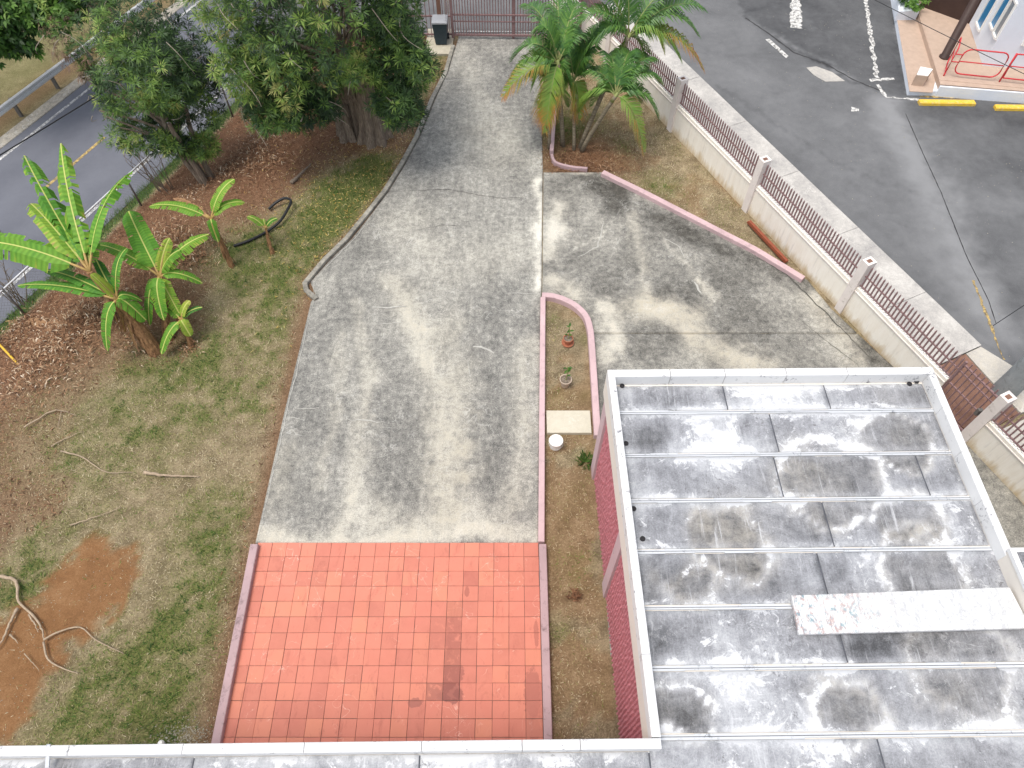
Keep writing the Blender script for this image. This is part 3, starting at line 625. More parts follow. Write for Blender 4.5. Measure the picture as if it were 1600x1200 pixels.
# painted marks on the lot
def mark(name, pts, w, m, z=.004, jag=0.0):
    P = dense([Vector(p[:2]) for p in pts], .12); mb = MB(); L = offset(P, w / 2); Rr = offset(P, -w / 2); v = []; f = []
    for i in range(len(P)):
        j1, j2 = random.uniform(-jag, jag), random.uniform(-jag, jag); d = (L[i] - Rr[i]).normalized()
        l = L[i] + d * j1; r = Rr[i] + d * j2; v += [(l.x, l.y, z), (r.x, r.y, z)]
    for i in range(len(P) - 1): f.append((2 * i, 2 * i + 1, 2 * i + 3, 2 * i + 2))
    mb.add(v, f); o = mb.build(name, m); o['kind'] = 'structure'; return o
mark('bay_line', [at(1349, -20), at(1357, 30), at(1364, 80), at(1370, 122)], .13, M_oldline, .004, .05)
mark('bay_line', [at(1359, 126), at(1397, 123)], .13, M_oldline, .008, .03)
mark('bay_line', [at(1372, 132), at(1385, 152), at(1436, 156)], .09, M_oldline, .004, .04)
mark('bay_line', [at(1243, -20), at(1244, 44)], .38, M_oldline, .004, .05)
mark('bay_line', [at(1330, 170), at(1342, 172)], .2, M_oldline, .004, .06)
mark('bay_line', [at(1521, 438), at(1533, 470), at(1556, 530), at(1568, 562)], .05, M_yline, .004, .03)
mark('asphalt_joint', [at(1415, 178), at(1440, 235), at(1470, 300), at(1510, 400), at(1545, 470), at(1556, 505)], .022, M_dark, .004, .006)
mark('asphalt_joint', [at(1165, 28), at(1200, 52), at(1240, 82), at(1290, 100), at(1332, 124), at(1375, 142)], .05, M_lotdark, .004, .02)
cp = [(1260, 106), (1275, 104), (1300, 113), (1320, 127), (1290, 128), (1272, 118)]
o = MB().prism([tuple(at(*q)[:2]) for q in cp][::-1], -.01, .012).build('concrete_patch', M_walk, kind='structure')
for an in ('tone', 'warm'):
    a = o.data.attributes.new(an, 'FLOAT', 'POINT'); a.data.foreach_set('value', np.full(len(o.data.vertices), .5 if an == 'tone' else .2, np.float32))
cp = [(1196, 62), (1202, 61), (1232, 88), (1228, 91)]
o = MB().prism([tuple(at(*q)[:2]) for q in cp][::-1], -.01, .012).build('concrete_patch', M_oldline, kind='structure')
for (x0, x1, y, lb) in [(1437, 1524, 158, 'long worn yellow concrete wheel stop nearer the red railing corner and bay line'), (1556, 1640, 166, 'yellow concrete wheel stop cut by the right edge of the photo')]:
    a, b = at(x0, y, .1), at(x1, y + 1, .1); d = (b - a).normalized(); n = Vector((-d.y, d.x, 0)) * .1
    o = MB().prism([tuple((a - n)[:2]), tuple((b - n)[:2]), tuple((b + n)[:2]), tuple((a + n)[:2])], .002, .12, .03).build('wheel_stop', M_yellow)
    tag(o, lb, 'wheel stop', 'yellow wheel stops')
mark('yellow_edge_paint', [at(1437, 150), at(1520, 153)], .12, M_yline, .004, .03)

# ------------------------------------------------------------------ road on the left
def road_attr(x, y):
    s = (x - RA[0]) * RN[0] + (y - RA[1]) * RN[1]; n = fbm(x, y, .8, 4, 81)
    return {'tone': .5 + (n - .5) * .35 + .12 * gauss(s - 1.0, .35) - .12 * gauss(s - 1.9, .3) + .1 * gauss(s - 3.1, .3) + .12 * gauss(s + .5, .3)}
T = np.arange(-30, 40, .5); S = np.linspace(-.85, 5.25, 40); V = np.array([[*(RA + RN * s + RD * t), ROADZ] for t in T for s in S]); n = len(S)
i = (np.arange(len(T) - 1)[:, None] * n + np.arange(n - 1)).ravel(); F = np.stack([i, i + n, i + n + 1, i + 1], 1)
o = raw('road', V, F, M_road, None, road_attr(V[:, 0], V[:, 1])); o['kind'] = 'structure'
mark('road_edge_line', [road(.0, -25), road(0, 40)], .11, M_line, ROADZ + .004)
mark('road_edge_line', [road(4.85, -25), road(4.85, 40)], .12, M_line, ROADZ + .004)
for t0 in (-4.8, -.1, 6.4, 11, 16): mark('centre_line', [road(2.28, t0 - 2.1), road(2.28, t0 + .9)], .12, M_yline, ROADZ + .004)
mb = MB(); P = [road(5.5, t) for t in np.arange(-25, 40, 1.5)]; ribbon(mb, P, .5, ROADZ - .1, ROADZ + .03, .02); mb.build('road_gutter', M_walk, kind='structure')
o = bpy.data.objects['road_gutter']
for an, vv in (('tone', .1), ('warm', .6)):
    a = o.data.attributes.new(an, 'FLOAT', 'POINT'); a.data.foreach_set('value', np.full(len(o.data.vertices), vv, np.float32))
# guard rail
gr = thing('guard_rail', 'galvanised steel road guard rail on dark posts along the far side of the road', 'guard rail', road(5.95, 0))
def child(o, root):
    """parent keeping world coordinates (roots are only translated)"""
    o.parent = root; o.matrix_parent_inverse = Matrix.Translation(-Vector(root.location)); return o
mb = MB(); prof = [(0, .0), (.05, .04), (.05, .10), (0, .15), (.05, .20), (.05, .27), (0, .31)]; ts = np.arange(-25, 38, 2.0); v = []; f = []
for t in ts:
    for dx, dz in prof: v.append(road(6.0 - dx, t, ROADZ + .42 + dz))
    for dx, dz in reversed(prof): v.append(road(6.006 - dx, t, ROADZ + .42 + dz))
k = 2 * len(prof)
for i in range(len(ts) - 1):
    for j in range(k): f.append((i * k + j, i * k + (j + 1) % k, (i + 1) * k + (j + 1) % k, (i + 1) * k + j))
mb.add(v, f); child(mb.build('rail', M_steel), gr)
for t in np.arange(-10, 14, 1.9):
    child(MB().bar(road(6.06, t, ROADZ - .2), road(6.06, t, ROADZ + .7), .09, .12).build('post', M_steeldark), gr)
# chain link fence on the slope
cf = thing('chain_link_fence', 'low chain link fence with thin steel top rail along the roadside verge', 'fence', (*(RA + RN * -2.75), -1.2))
fz = lambda t: float(gz(*(RA + RN * -2.75 + RD * t)))
P = [road(-2.75, t, fz(t) + 1.1) for t in np.arange(-8, 11.5, 2.4)]
child(MB().tube(P, .024, 6).build('top_rail', M_steel, smooth=True), cf)
for t in np.arange(-8, 11, 2.4): child(MB().tube([road(-2.75, t, fz(t) - .2), road(-2.75, t, fz(t) + 1.16)], .03, 6).build('post', M_steeldark, smooth=True), cf)
mb = MB()
for t in np.arange(-8, 10, .11):
    for sg in (1, -1):
        a = road(-2.75, t, fz(t) + .03 + (1.05 if sg < 0 else 0)); b = road(-2.75, t + 1.05, fz(t + 1.05) + .03 + (1.05 if sg > 0 else 0)); mb.bar(a, b, .003, .003)
o = child(mb.build('wire_mesh', M_steeldark), cf); o['kind'] = 'stuff'

# ------------------------------------------------------------------ boundary wall with railings
bw = thing('boundary_wall', 'long cream masonry wall topped with brown picket railings beside the parking lot', 'wall', wall(0))
def wbox(a0, a1, o0, o1, z0, z1, bev=0): return MB().prism([tuple(wall(a0, o0)[:2]), tuple(wall(a0, o1)[:2]), tuple(wall(a1, o1)[:2]), tuple(wall(a1, o0)[:2])][::-1], z0, z1, bev)
POSTS = [-12.05, -8.0, -3.98, 0.0, 4.05, 8.25, 12.3]
pick0 = None
for i, a in enumerate(POSTS):
    child(wbox(a - .11, a + .11, -.06, .2, -.2, 1.72, .0).build('post', M_post), bw)
    po = child(wbox(a - .05, a + .05, .0, .13, 1.5, 1.724, 0).build('cap_shade_patch', M_rust), bw)  # dark patch on the post top, painted for the shade in a hollow
for i in range(len(POSTS) - 1):
    a0, a1 = POSTS[i] + .11, POSTS[i + 1] - .11
    if i == 4: a1 = GA0
    child(wbox(a0, a1, 0, .15, -.2, .93, .01).build('wall_panel', M_wall), bw)
    child(wbox(a0, a1, -.022, -.002, .80, .83).build('trim_line', M_post), bw)
    rl = child(MB().bar(wall(a0, .07, .985), wall(a1, .07, .985), .03, .03).bar(wall(a0, .07, 1.30), wall(a1 if i != 4 else GA1, .07, 1.30), .03, .03).build('railing', M_rail), bw)
    mm = MB()
    n = int((a1 - a0) / .1)
    for k in range(n):
        a = a0 + (k + .5) * (a1 - a0) / n
        if pick0 is None:
            pick0 = MB().bar((0, 0, 0), (0, 0, .66), .032, .032).add([(-.016, -.016, .66), (.016, -.016, .66), (.016, .016, .66), (-.016, .016, .66), (0, 0, .72)], [(0, 1, 4), (1, 2, 4), (2, 3, 4), (3, 0, 4)]).build('picket', M_rail)
            p = pick0
        else: p = again(pick0, 'picket')
        p.parent = rl; p.location = wall(a, .07, .945) - Vector(bw.location) + (Vector(bw.location)); p.rotation_euler = (0, 0, math.atan2(WD[1], WD[0]))
        mm.prism([tuple(wall(a - .03, .03)[:2]), tuple(wall(a + .03, .03)[:2]), tuple(wall(a + .03, .12)[:2]), tuple(wall(a - .03, .12)[:2])], .931, .965)
    o = child(mm.build('light_gap_blocks', M_white), bw); o['kind'] = 'stuff'  # white blocks stand in for light showing through below the bottom rail
# pedestrian gate
pg = thing('pedestrian_gate', 'small brown steel gate between the wall end and the post by the grey pole', 'gate', wall(GA0, .07, 0))
child(MB().bar(wall(GA0 + .03, .07, .12), wall(GA1 - .05, .07, .12), .04, .04).bar(wall(GA0 + .03, .07, 1.5), wall(GA1 - .05, .07, 1.5), .04, .04).bar(wall(GA0 + .03, .07, .85), wall(GA1 - .05, .07, .85), .03, .03)
      .bar(wall(GA0 + .03, .07, .08), wall(GA0 + .03, .07, 1.6), .05, .05).bar(wall(GA1 - .05, .07, .08), wall(GA1 - .05, .07, 1.6), .05, .05).build('gate_frame', M_rail), pg)
for k in range(7):
    a = GA0 + .16 + k * .118; child(MB().bar(wall(a, .07, .14), wall(a, .07, 1.66), .022, .022).build('bar', M_rail), pg)
child(MB().bar(wall(GA1 - .12, .03, .8), wall(GA1 - .12, .03, .98), .08, .1).build('lock_box', M_steeldark), pg)

# ------------------------------------------------------------------ house: garage wing and main block
house = thing('house', 'low concrete house with flat whitewashed roof and pink ribbed garage wall', 'house', (0, 0, 0))
TL = Vector((1.715, 7.31)); UU = Vector((1, .0105)); VV = Vector((.024, -1.0))
def rp(u, v, z=3.3): q = TL + UU * u + VV * v; return Vector((q.x, q.y, z))
def rbox(mb, u0, u1, v0, v1, z0, z1, bev=0): return mb.prism([tuple(rp(u0, v1)[:2]), tuple(rp(u1, v1)[:2]), tuple(rp(u1, v0)[:2]), tuple(rp(u0, v0)[:2])], z0, z1, bev)
GW = 5.86; HV = 5.97; ZR, ZP = 3.3, 3.55
# walls
rbox(MB(), .28, GW - .1, .12, .3, -.2, 2.8).build('wall', M_fascia, house); rbox(MB(), GW - .28, GW - .1, .3, HV, -.2, 2.8).build('wall', M_fascia, house)
rbox(MB(), -9.5, 16, HV + .1, HV + .3, -.2, 2.8).build('wall', M_fascia, house); rbox(MB(), -9.5, -9.3, HV + .3, 18, -.2, 2.8).build('wall', M_fascia, house); rbox(MB(), 15.8, 16, HV + .3, 18, -.2, 2.8).build('wall', M_fascia, house); rbox(MB(), -9.3, 15.8, 17.8, 18, -.2, 2.8).build('wall', M_fascia, house)
# pink wall: backing, columns, upright ribs
rw = rbox(MB(), .09, .25, .35, HV + .1, -.2, 2.8).build('pink_wall', M_pinkwall, house)
for v0, v1 in ((.12, .42), (2.72, 3.0)): rbox(MB(), .02, .27, v0, v1, -.2, 2.797).build('column', M_lilac, house)
def rib_mesh():
    v = []; f = []; nz = 26; w = .034
    for i in range(nz + 1):
        z = i / nz * 2.72; w1 = w * random.uniform(.75, 1.25); d = .034 * random.uniform(.6, 1.3); c = random.uniform(-.006, .006)
        v += [(0, -w1 + c, z), (-d, -w1 * .45 + c, z), (-d, w1 * .45 + c, z), (0, w1 + c, z)]
    for i in range(nz):
        for k in range(3): a = i * 4 + k; f.append((a, a + 4, a + 5, a + 1))
    f.append((nz * 4, nz * 4 + 3, nz * 4 + 2, nz * 4 + 1)); return v, f
ribs = [rib_mesh() for _ in range(5)]; rib_src = []
v = .47; k = 0
while v < HV - .02:
    if not (2.68 < v < 3.04):
        base = rp(.092, v, .02)
        if len(rib_src) < 5: o = raw('rib', *ribs[len(rib_src)], M_pinkwall, rw); rib_src.append(o)
        else: o = again(rib_src[k % 5], 'rib', rw)
        o.location = base
    v += .083; k += 1
rbox(MB(), .055, .09, .43, 2.71, 2.742, 2.8).build('painted_shadow_strip', M_dark, house)  # solid dark strip standing in for the shade between rib tops and slab
# roof slab, fascia, parapets in segments with open joints
rbox(MB(), .0, GW, .0, HV + .2, 2.801, ZR - .03).build('roof_slab', M_fascia, house)
rbox(MB(), -9.6, 16.2, HV + .203, 18.3, 2.801, ZR - .03).build('roof_slab', M_fascia, house)
rbox(MB(), -9.6, -.003, HV + .0, HV + .2, 2.802, ZR - .031).build('roof_slab', M_fascia, house)
def jag_box(u0, u1, v0, v1, z0, z1, name='parapet', m=None): return rbox(MB(), u0, u1, v0, v1, z0, z1, .012).build(name, m or M_white, house)
pw = .125
us = [0, 1.12, 2.1, 3.2, 4.3, GW]
for a, b in zip(us[:-1], us[1:]): jag_box(a + (.006 if a else 0), b - .006, 0, pw + .03, ZR - .029, ZP)
vs_ = [pw + .036, 1.25, 2.35, 3.7, 4.9, HV - .01]
for a, b in zip(vs_[:-1], vs_[1:]): jag_box(0, pw, a, b - .006, ZR - .029, ZP)
vs_ = [pw + .036, .85, 1.72, 2.6, 3.52]
for a, b in zip(vs_[:-1], vs_[1:]): jag_box(GW - pw, GW, a, b - .006, ZR - .029, ZP)
us = [-9.6, -7.7, -6.2, -4.6, -3.05, -1.72, -.95, .125]
for a, b in zip(us[:-1], us[1:]): jag_box(a, b - .008, HV, HV + pw, ZR - .029, ZP)
# roof panels between white seams
seam_y = [645, 712, 783, 862, 950, 1045, 1152]
sv = [pw + .03] + [(TL.y - at(1000, y, ZR).y) for y in seam_y]; d = sv[-1] - sv[-2]
while sv[-1] < 17.5: sv.append(sv[-1] + d)
BL = [  # px, py, radius, tone, warm : stains on the garage and house roof
    (1150, 830, .55, -.18, .9), (1120, 800, .3, -.1, .3), (1260, 750, .6, -.1, .8), (1400, 690, .5, -.22, .3), (1290, 690, .4, .1, .0), (1120, 680, .5, .45, 0), (1060, 760, .7, -.18, 0), (1190, 740, .5, -.16, 0), (1210, 615, .8, .4, 0), (1400, 620, .4, -.05, .4), (1440, 620, .3, -.25, 0),
    (1040, 920, .5, -.3, .2), (1130, 890, .5, -.15, .2), (1270, 830, .3, -.3, 0), (1190, 900, .4, -.25, 0), (1300, 910, .25, -.5, 0), (1420, 880, .6, -.2, .1), (1060, 1000, .3, -.25, 0), (1360, 1010, .3, -.55, 0), (1400, 1000, .2, -.4, 0), (1120, 1000, .4, .1, .1), (1150, 1080, .6, .3, 0), (1260, 1080, .4, .28, 0), (1240, 1060, .25, -.4, .1),
    (1040, 1080, .4, -.2, .1), (1070, 1140, .3, -.3, 0), (1290, 1160, .35, .4, 0), (1500, 1100, .7, -.12, .3), (1480, 1040, .5, -.05, .2), (1560, 1120, .3, .4, 0), (1340, 1090, .4, .0, .4), (1380, 640, .2, .1, .5), (1550, 760, .3, .25, 0), (1490, 830, .3, .3, 0), (1040, 620, .3, -.15, 0), (1010, 690, .35, -.45, .1), (1160, 660, .18, -.5, 0), (1020, 780, .3, .25, 0), (1025, 940, .14, -.5, 0), (1030, 1010, .12, -.5, 0),
    (100, 1190, .3, -.4, .5), (400, 1185, .6, .3, 0), (700, 1190, .5, .35, 0), (1130, 610, .12, -.2, 0)]
BLW = [(*at(px, py, ZR)[:2], r, t, w) for px, py, r, t, w in BL]
def roof_attr(x, y, row):
    n = fbm(x * .8 + row * 3, y * 1.2, .9, 4, 101 + row); n2 = fbm(x, y, 2.5, 4, 111); t = .47 + (n - .5) * .3 + 0 * x; w = 0 * x; x0, y0 = x, y; x = x + (fbm(x, y, 1.6, 4, 131) - .5) * .8; y = y + (fbm(x0, y0, 1.6, 4, 137) - .5) * .6
    for cx, cy, r, a, b in BLW:
        g = gauss(np.hypot(x - cx, y - cy), r) * (.45 + 1.1 * n2); t = t + a * g * .62; w = w + b * g * .5
    for px, py, r0, rt in [(1135, 845, .62, .3), (1300, 752, .85, .32), (1420, 815, .5, .28), (1395, 690, .6, .28), (1080, 912, .35, .25), (1500, 1040, .8, .2), (1320, 1110, .5, .35), (1060, 1110, .4, .4), (1440, 895, .7, .3)]:
        q = at(px, py, ZR); d = np.hypot(x - q.x, (y - q.y) * 1.1); t = t - .13 * (1 - sm(r0 * .8, r0, d)) + rt * gauss(d - r0, .055); w = w + .4 * gauss(d - r0, .1) * fbm(x, y, 3.0, 3, 140) * 1.8 + .12 * (d < r0)
    return t, np.clip(w, 0, 1)
def panel(u0, u1, v0, v1, row, z=ZR):
    nu = max(2, int((u1 - u0) / .09)); nv = max(2, int((v1 - v0) / .09)); V = []; F = []
    for j in range(nv + 1):
        for i in range(nu + 1): q = rp(u0 + (u1 - u0) * i / nu, v1 + (v0 - v1) * j / nv, z); V.append((q.x, q.y, z))
    for j in range(nv):
        for i in range(nu): k = j * (nu + 1) + i; F.append((k, k + 1, k + nu + 2, k + nu + 1))
    V = np.array(V); t, w = roof_attr(V[:, 0], V[:, 1], row); e = np.minimum(np.minimum(np.arange(nu + 1), nu - np.arange(nu + 1))[None, :].repeat(nv + 1, 0).ravel() / 2, 1)
    dv = np.minimum(np.arange(nv + 1), nv - np.arange(nv + 1))[:, None].repeat(nu + 1, 1).ravel() * .09; t = t + .3 * np.exp(-(dv / .07) ** 2) * fbm(V[:, 0], V[:, 1], 3, 3, 120) * 1.6
    V[:, 2] += (fbm(V[:, 0], V[:, 1], 1.5, 3, 5) - .5) * .01
    ring = list(range(nu + 1)) + [r * (nu + 1) + nu for r in range(1, nv + 1)] + [nv * (nu + 1) + i for i in range(nu - 1, -1, -1)] + [r * (nu + 1) for r in range(nv - 1, 0, -1)]
    k = len(V); low = V[ring].copy(); low[:, 2] = ZR - .032; V = np.vstack([V, low]); m_ = len(ring); j = np.arange(m_); ring = np.array(ring)
    S = np.stack([ring[(j + 1) % m_], ring[j], k + j, k + (j + 1) % m_], 1); t = np.concatenate([t, t[ring]]); w = np.concatenate([w, w[ring]])
    return raw('roof_panel', V, np.vstack([np.array(F), S]), M_roof, house, {'tone': t, 'warm': w})
splits = {0: [(1131, 615), (1290, 615)], 1: [(1208, 680)], 2: [(1213, 750), (1440, 750)], 3: [(1290, 830)], 4: [(1278, 905)], 5: [(1303, 1000)], 6: [], 7: []}
for r in range(len(sv) - 1):
    v0, v1 = sv[r], sv[r + 1]; inside = v0 < HV - .2
    ua = pw if inside else -9.6; ub = (GW - pw) if r < 4 else 8.6
    if not inside: ub = 16.0
    va = v0 + .046; vb = v1 - .048
    if r == len(sv) - 2: vb = 18.2
    cuts = [ua + .01] + [at(px, py, ZR).x - TL.x for px, py in splits.get(r, [])]
    if not inside: cuts = [-9.45, -6.12, -3.1, -.02, 3.1, 6.3, 9.5, 12.7]
    cuts.append(ub - .01)
    # house rows left of the garage start behind the front parapet
    for a, b in zip(cuts[:-1], cuts[1:]):
        aa = va
        if not inside and v0 < HV + .3 and b <= .0: aa = HV + pw + .01
        panel(a + .012, b - .012, aa, vb, r)
        if b < ub - .1: rbox(MB(), b - .011, b + .011, aa + .01, vb - .01, ZR - .03, ZR - .004).build('open_joint', M_joint, house)
    if r < len(sv) - 2:
        a_, b_ = (ua + .01, ub - .01); mb = MB(); nseg = int((b_ - a_) / .5) + 1
        for q in range(nseg):
            x0 = a_ + (b_ - a_) * q / nseg; x1 = a_ + (b_ - a_) * (q + 1) / nseg - .0; w0 = .034 + random.uniform(-.012, .008)
            rbox(mb, x0, x1, v1 - w0, v1 - .004, ZR - .03, ZR + .003, .002); rbox(mb, x0, x1, v1 + .004, v1 + .034 + random.uniform(-.01, .008), ZR - .03, ZR + .004, .002)
        mb.build('seam_strip', M_seam, house); rbox(MB(), a_, b_, v1 - .0035, v1 + .0035, ZR - .03, ZR + .004).build('open_joint', M_joint, house)
o = rbox(MB(), -9.6, -.01, HV + .135, HV + .3, ZR - .028, ZR - .006).build('roof_gutter', M_seam, house)
# raised roof block on the right
q = at(1577, 862, 3.75); u0 = q.x - TL.x - .02; v0 = TL.y - q.y; XU = u0 + .02
rbox(MB(), XU, 16.2, v0, 17, ZR - .02, 3.62).build('upper_block_wall', M_fascia, house)
rbox(MB(), XU - .02, 16.3, v0 - .02, 17.1, 3.621, 3.70).build('upper_roof_edge', M_white, house)
V = [rp(XU + .06, 16.9, 3.712), rp(16.2, 16.9, 3.712), rp(16.2, v0 + .05, 3.712), rp(XU + .06, v0 + .05, 3.712)]
o = raw('upper_roof', [*V, *[p - Vector((0, 0, .02)) for p in V]], [(0, 1, 2, 3), (0, 4, 5, 1), (1, 5, 6, 2), (2, 6, 7, 3), (3, 7, 4, 0)], M_roof, house, {'tone': [.4] * 8, 'warm': [.1] * 8})
# drains
for px, py in [(972, 603), (978, 693), (1004, 842), (1432, 596), (1421, 600), (990, 795)]:
    c = at(px, py, ZR + .01); MB().lathe(c, [(.045, 0), (.045, .012), (.03, .012), (.03, .004)], 12).build('roof_drain', M_dark, house)
c = at(72, 1190, 3.56); MB().bar(at(76, 1163, 3.565), at(74, 1199, 3.4), .05, .02).build('joint_strap', M_seam, house)
# weathered board lying on the roof
B = [at(1237, 930, 3.42), at(1249, 991, 3.42), at(1612, 981, 3.42), at(1578, 917, 3.42)]
o = MB().prism([tuple(p[:2]) for p in B], 3.345, 3.42, .012).build('spattered_board', M_board); tag(o, 'long white paint-spattered board lying on the grey house roof', 'board')
for t in (.06, .5, .92):
    a = B[0].lerp(B[3], t); b = B[1].lerp(B[2], t); a.z = b.z = 3.325; child_ = MB().bar(a.lerp(b, .05), a.lerp(b, .95), .05, .035).build('batten', M_branch, o)

# ------------------------------------------------------------------ building at the upper right
cl = thing('clinic_building', 'white and pale blue building with tiled porch and dark brown column across the lot', 'building', at(1535, 103))
PZ = .35
def poly_at(pts, z): return [tuple(at(*q, z)[:2]) for q in pts]
def ccw(p):
    a = sum(p[i][0] * p[(i + 1) % len(p)][1] - p[(i + 1) % len(p)][0] * p[i][1] for i in range(len(p))); return p if a > 0 else p[::-1]
skirt = [tuple(at(*q)[:2]) for q in [(1417, 150), (1457, 146)]]
sk = poly_at([(1417, 148), (1466, 152), (1700, 165)], 0); fr = [Vector(p) for p in sk]
bx = [fr[0], fr[2] , Vector((24, 36)), at(1383, -60)[:2]]
low = ccw([tuple(at(1417, 149)[:2]), tuple(at(1468, 152)[:2]), (13.2, 31), (13.55, 31.0), tuple(at(1383, -2)[:2])][:0] + [tuple(at(1417, 149)[:2]), tuple(at(1462, 150)[:2]), tuple(at(1480, 60)[:2]), tuple(at(1440, -90)[:2]), tuple(at(1376, -90)[:2])])
child(MB().prism(low, -.1, .17).build('lower_step', M_bwall), cl)
lt = ccw([tuple(at(1421, 143, .17)[:2]), tuple(at(1457, 145, .17)[:2]), tuple(at(1476, 60, .17)[:2]), tuple(at(1436, -85, .17)[:2]), tuple(at(1390, -85, .17)[:2]), tuple(at(1401, 28, .17)[:2])])
child(MB().prism(lt, .165, .182).build('step_tiles', M_porch), cl)
up = ccw([tuple(at(1461, 147)[:2]), tuple(at(1720, 168)[:2]), (30, 36), (14.9, 36), tuple(at(1435, 20, .35)[:2])])
child(MB().prism(up, -.1, PZ).build('porch_base', M_porch), cl)
f0, f1 = at(1460, 149), at(1722, 170); child(MB().bar(f0 + Vector((0, -.03, .125)), f1 + Vector((0, -.03, .125)), .06, .46).build('porch_skirt', M_bwall), cl)
ut = ccw([tuple(at(1467, 125, PZ)[:2]), tuple(at(1720, 150, PZ)[:2]), (30, 35.9), (15.0, 35.9), tuple(at(1437, 20, PZ)[:2])])
pt = child(MB().prism(ut, PZ - .004, PZ + .012).build('porch_floor', M_porch), cl)
# corner pedestal with a white tile on top
q = at(1441, 143, .18); b = ccw([tuple(at(*p, .55)[:2]) for p in [(1432, 117), (1450, 119), (1458, 108), (1438, 104)]])
# building walls
W1, W2, W3 = at(1514, 38, PZ), at(1535, 103, PZ), at(1720, 118, PZ)
def upright(P0, P1, t0, t1, z0, z1, out, thick, name, m, parent=None):
    d = (P1 - P0); n = Vector((d.y, -d.x, 0)).normalized(); a = P0 + d * t0; b = P0 + d * t1
    p = [(a + n * out), (b + n * out), (b + n * (out - thick)), (a + n * (out - thick))]
    o = MB().prism(ccw([tuple(v[:2]) for v in p]), z0, z1).build(name, m); return child(o, cl) if parent is None else o
n1 = None
dd = W2 - W1; W0 = W1 - dd * 1.2
sgn = 1
back = Vector((30, 36, PZ))
wallpoly = ccw([tuple(W1[:2]), tuple(W2[:2]), tuple(W3[:2]), (30, 34), (17.2, 34)])
child(MB().prism(wallpoly, PZ, 3.8).build('wall', M_bwall), cl)
def win(P0, P1, t0, t1, z0, z1, glass):
    d = (P1 - P0); n = Vector((d.y, -d.x, 0)).normalized()
    c = Vector((22, 28, 0)) - P0
    if n.dot(c) > 0: n = -n
    a, b = P0 + d * t0, P0 + d * t1; fw = .06
    mb = MB(); e = d.normalized() * fw
    def blk(mb_, p, q, zz0, zz1, o0, o1): mb_.prism(ccw([tuple((p + n * o0)[:2]), tuple((q + n * o0)[:2]), tuple((q + n * o1)[:2]), tuple((p + n * o1)[:2])]), zz0, zz1)
    blk(mb, a - e, a, z0 - fw, z1 + fw, .0, .05); blk(mb, b, b + e, z0 - fw, z1 + fw, .0, .05); blk(mb, a, b, z1, z1 + fw, .0, .05); blk(mb, a, b, z0 - fw, z0, .0, .08)
    w = child(mb.build('window', M_bucket), cl); g = MB(); blk(g, a, b, z0, z1, .004, .016); pn = g.build('pane', glass); pn.parent = w; pn.matrix_parent_inverse = Matrix.Identity(4)
    pn.location = (0, 0, 0)
    return w
win(W1, W2, .22, .42, .75, 1.75, M_blue); win(W1, W2, .60, .76, 1.25, 2.3, M_blue); win(W1, W2, .82, .95, 1.25, 2.3, M_greyglass); win(W2, W3, .22, .5, 1.2, 2.2, M_teal); win(W1, W2, .22, .42, 1.9, 2.5, M_greyglass)
D0, D1 = at(1437, 10, PZ), at(1514, 38, PZ)
upright(D0, D1, 0, .995, PZ + .014, 3.3, 0, .15, 'brown_panel', M_brown)
c = at(1475, 90, PZ); child(MB().lathe(c, [(.17, .014), (.17, .05), (.13, .06), (.13, 3.4)], 20).build('column', M_brown, smooth=True), cl)
# porch roof is outside the frame; a thin slab over the column and wall
child(MB().prism(ccw([tuple((c + Vector((.2, 5.4, 0)))[:2]), (30, 27.5), (30, 34), (14, 34)]), 3.81, 3.95).build('roof', M_bwall), cl)
o = MB().prism(b, .183, .54).build('tiled_pedestal', M_porch); child(o, cl)
cc = sum((Vector(x) for x in b), Vector((0, 0))) / 4
o = MB().prism([tuple(cc + (Vector(x) - cc) * .96) for x in b], .541, .56).build('white_top_tile', M_bucket); child(o, cl)
# red railing on the porch
rr = thing('porch_railing', 'red tubular steel railing with rounded panels on the tiled porch edge', 'railing', at(1473, 118, PZ + .012))
E0, E1 = at(1474, 119, PZ), at(1700, 143, PZ); ed = (E1 - E0).normalized(); L2 = lambda s, z: E0 + ed * s + Vector((0, 0, z + .012))
def frame(dirv, base, w, z0, z1, rad, name='rail_panel'):
    pts = []; r = rad
    for cx, cz, a0 in ((w - r, z0 + r, -90), (w - r, z1 - r, 0), (r, z1 - r, 90), (r, z0 + r, 180)):
        for k in range(5): a = R(a0 + k * 22.5); pts.append(base + dirv * (cx + r * math.cos(a)) + Vector((0, 0, cz + r * math.sin(a))))
    pts.append(pts[0]); mb = MB().tube(pts, .022, 6); mb.tube([base + dirv * 0.02 + Vector((0, 0, (z0 + z1) / 2)), base + dirv * (w - .02) + Vector((0, 0, (z0 + z1) / 2))], .018, 6)
    return child(mb.build(name, M_red, smooth=True), rr)
frame(ed, L2(.22, 0), 1.35, .12, .95, .22)
for s0 in (1.75, 3.4): frame(ed, L2(s0, 0), 1.5, .14, .95, .03)
for s in (1.72, 3.33, 5.0): child(MB().tube([L2(s, 0), L2(s, .97)], .026, 8).build('post', M_red, smooth=True), rr)
bd = (at(1480, 96, PZ) - E0).normalized(); frame(bd, L2(0, 0), .75, .08, .95, .12)
child(MB().tube([L2(0, 0), L2(0, .12)], .026, 8).build('post', M_red, smooth=True), rr)
child(MB().tube([L2(.0, .5), L2(.24, .5)], .018, 6).tube([L2(.0, .75), L2(.24, .75)], .018, 6).build('link', M_red, smooth=True), rr)

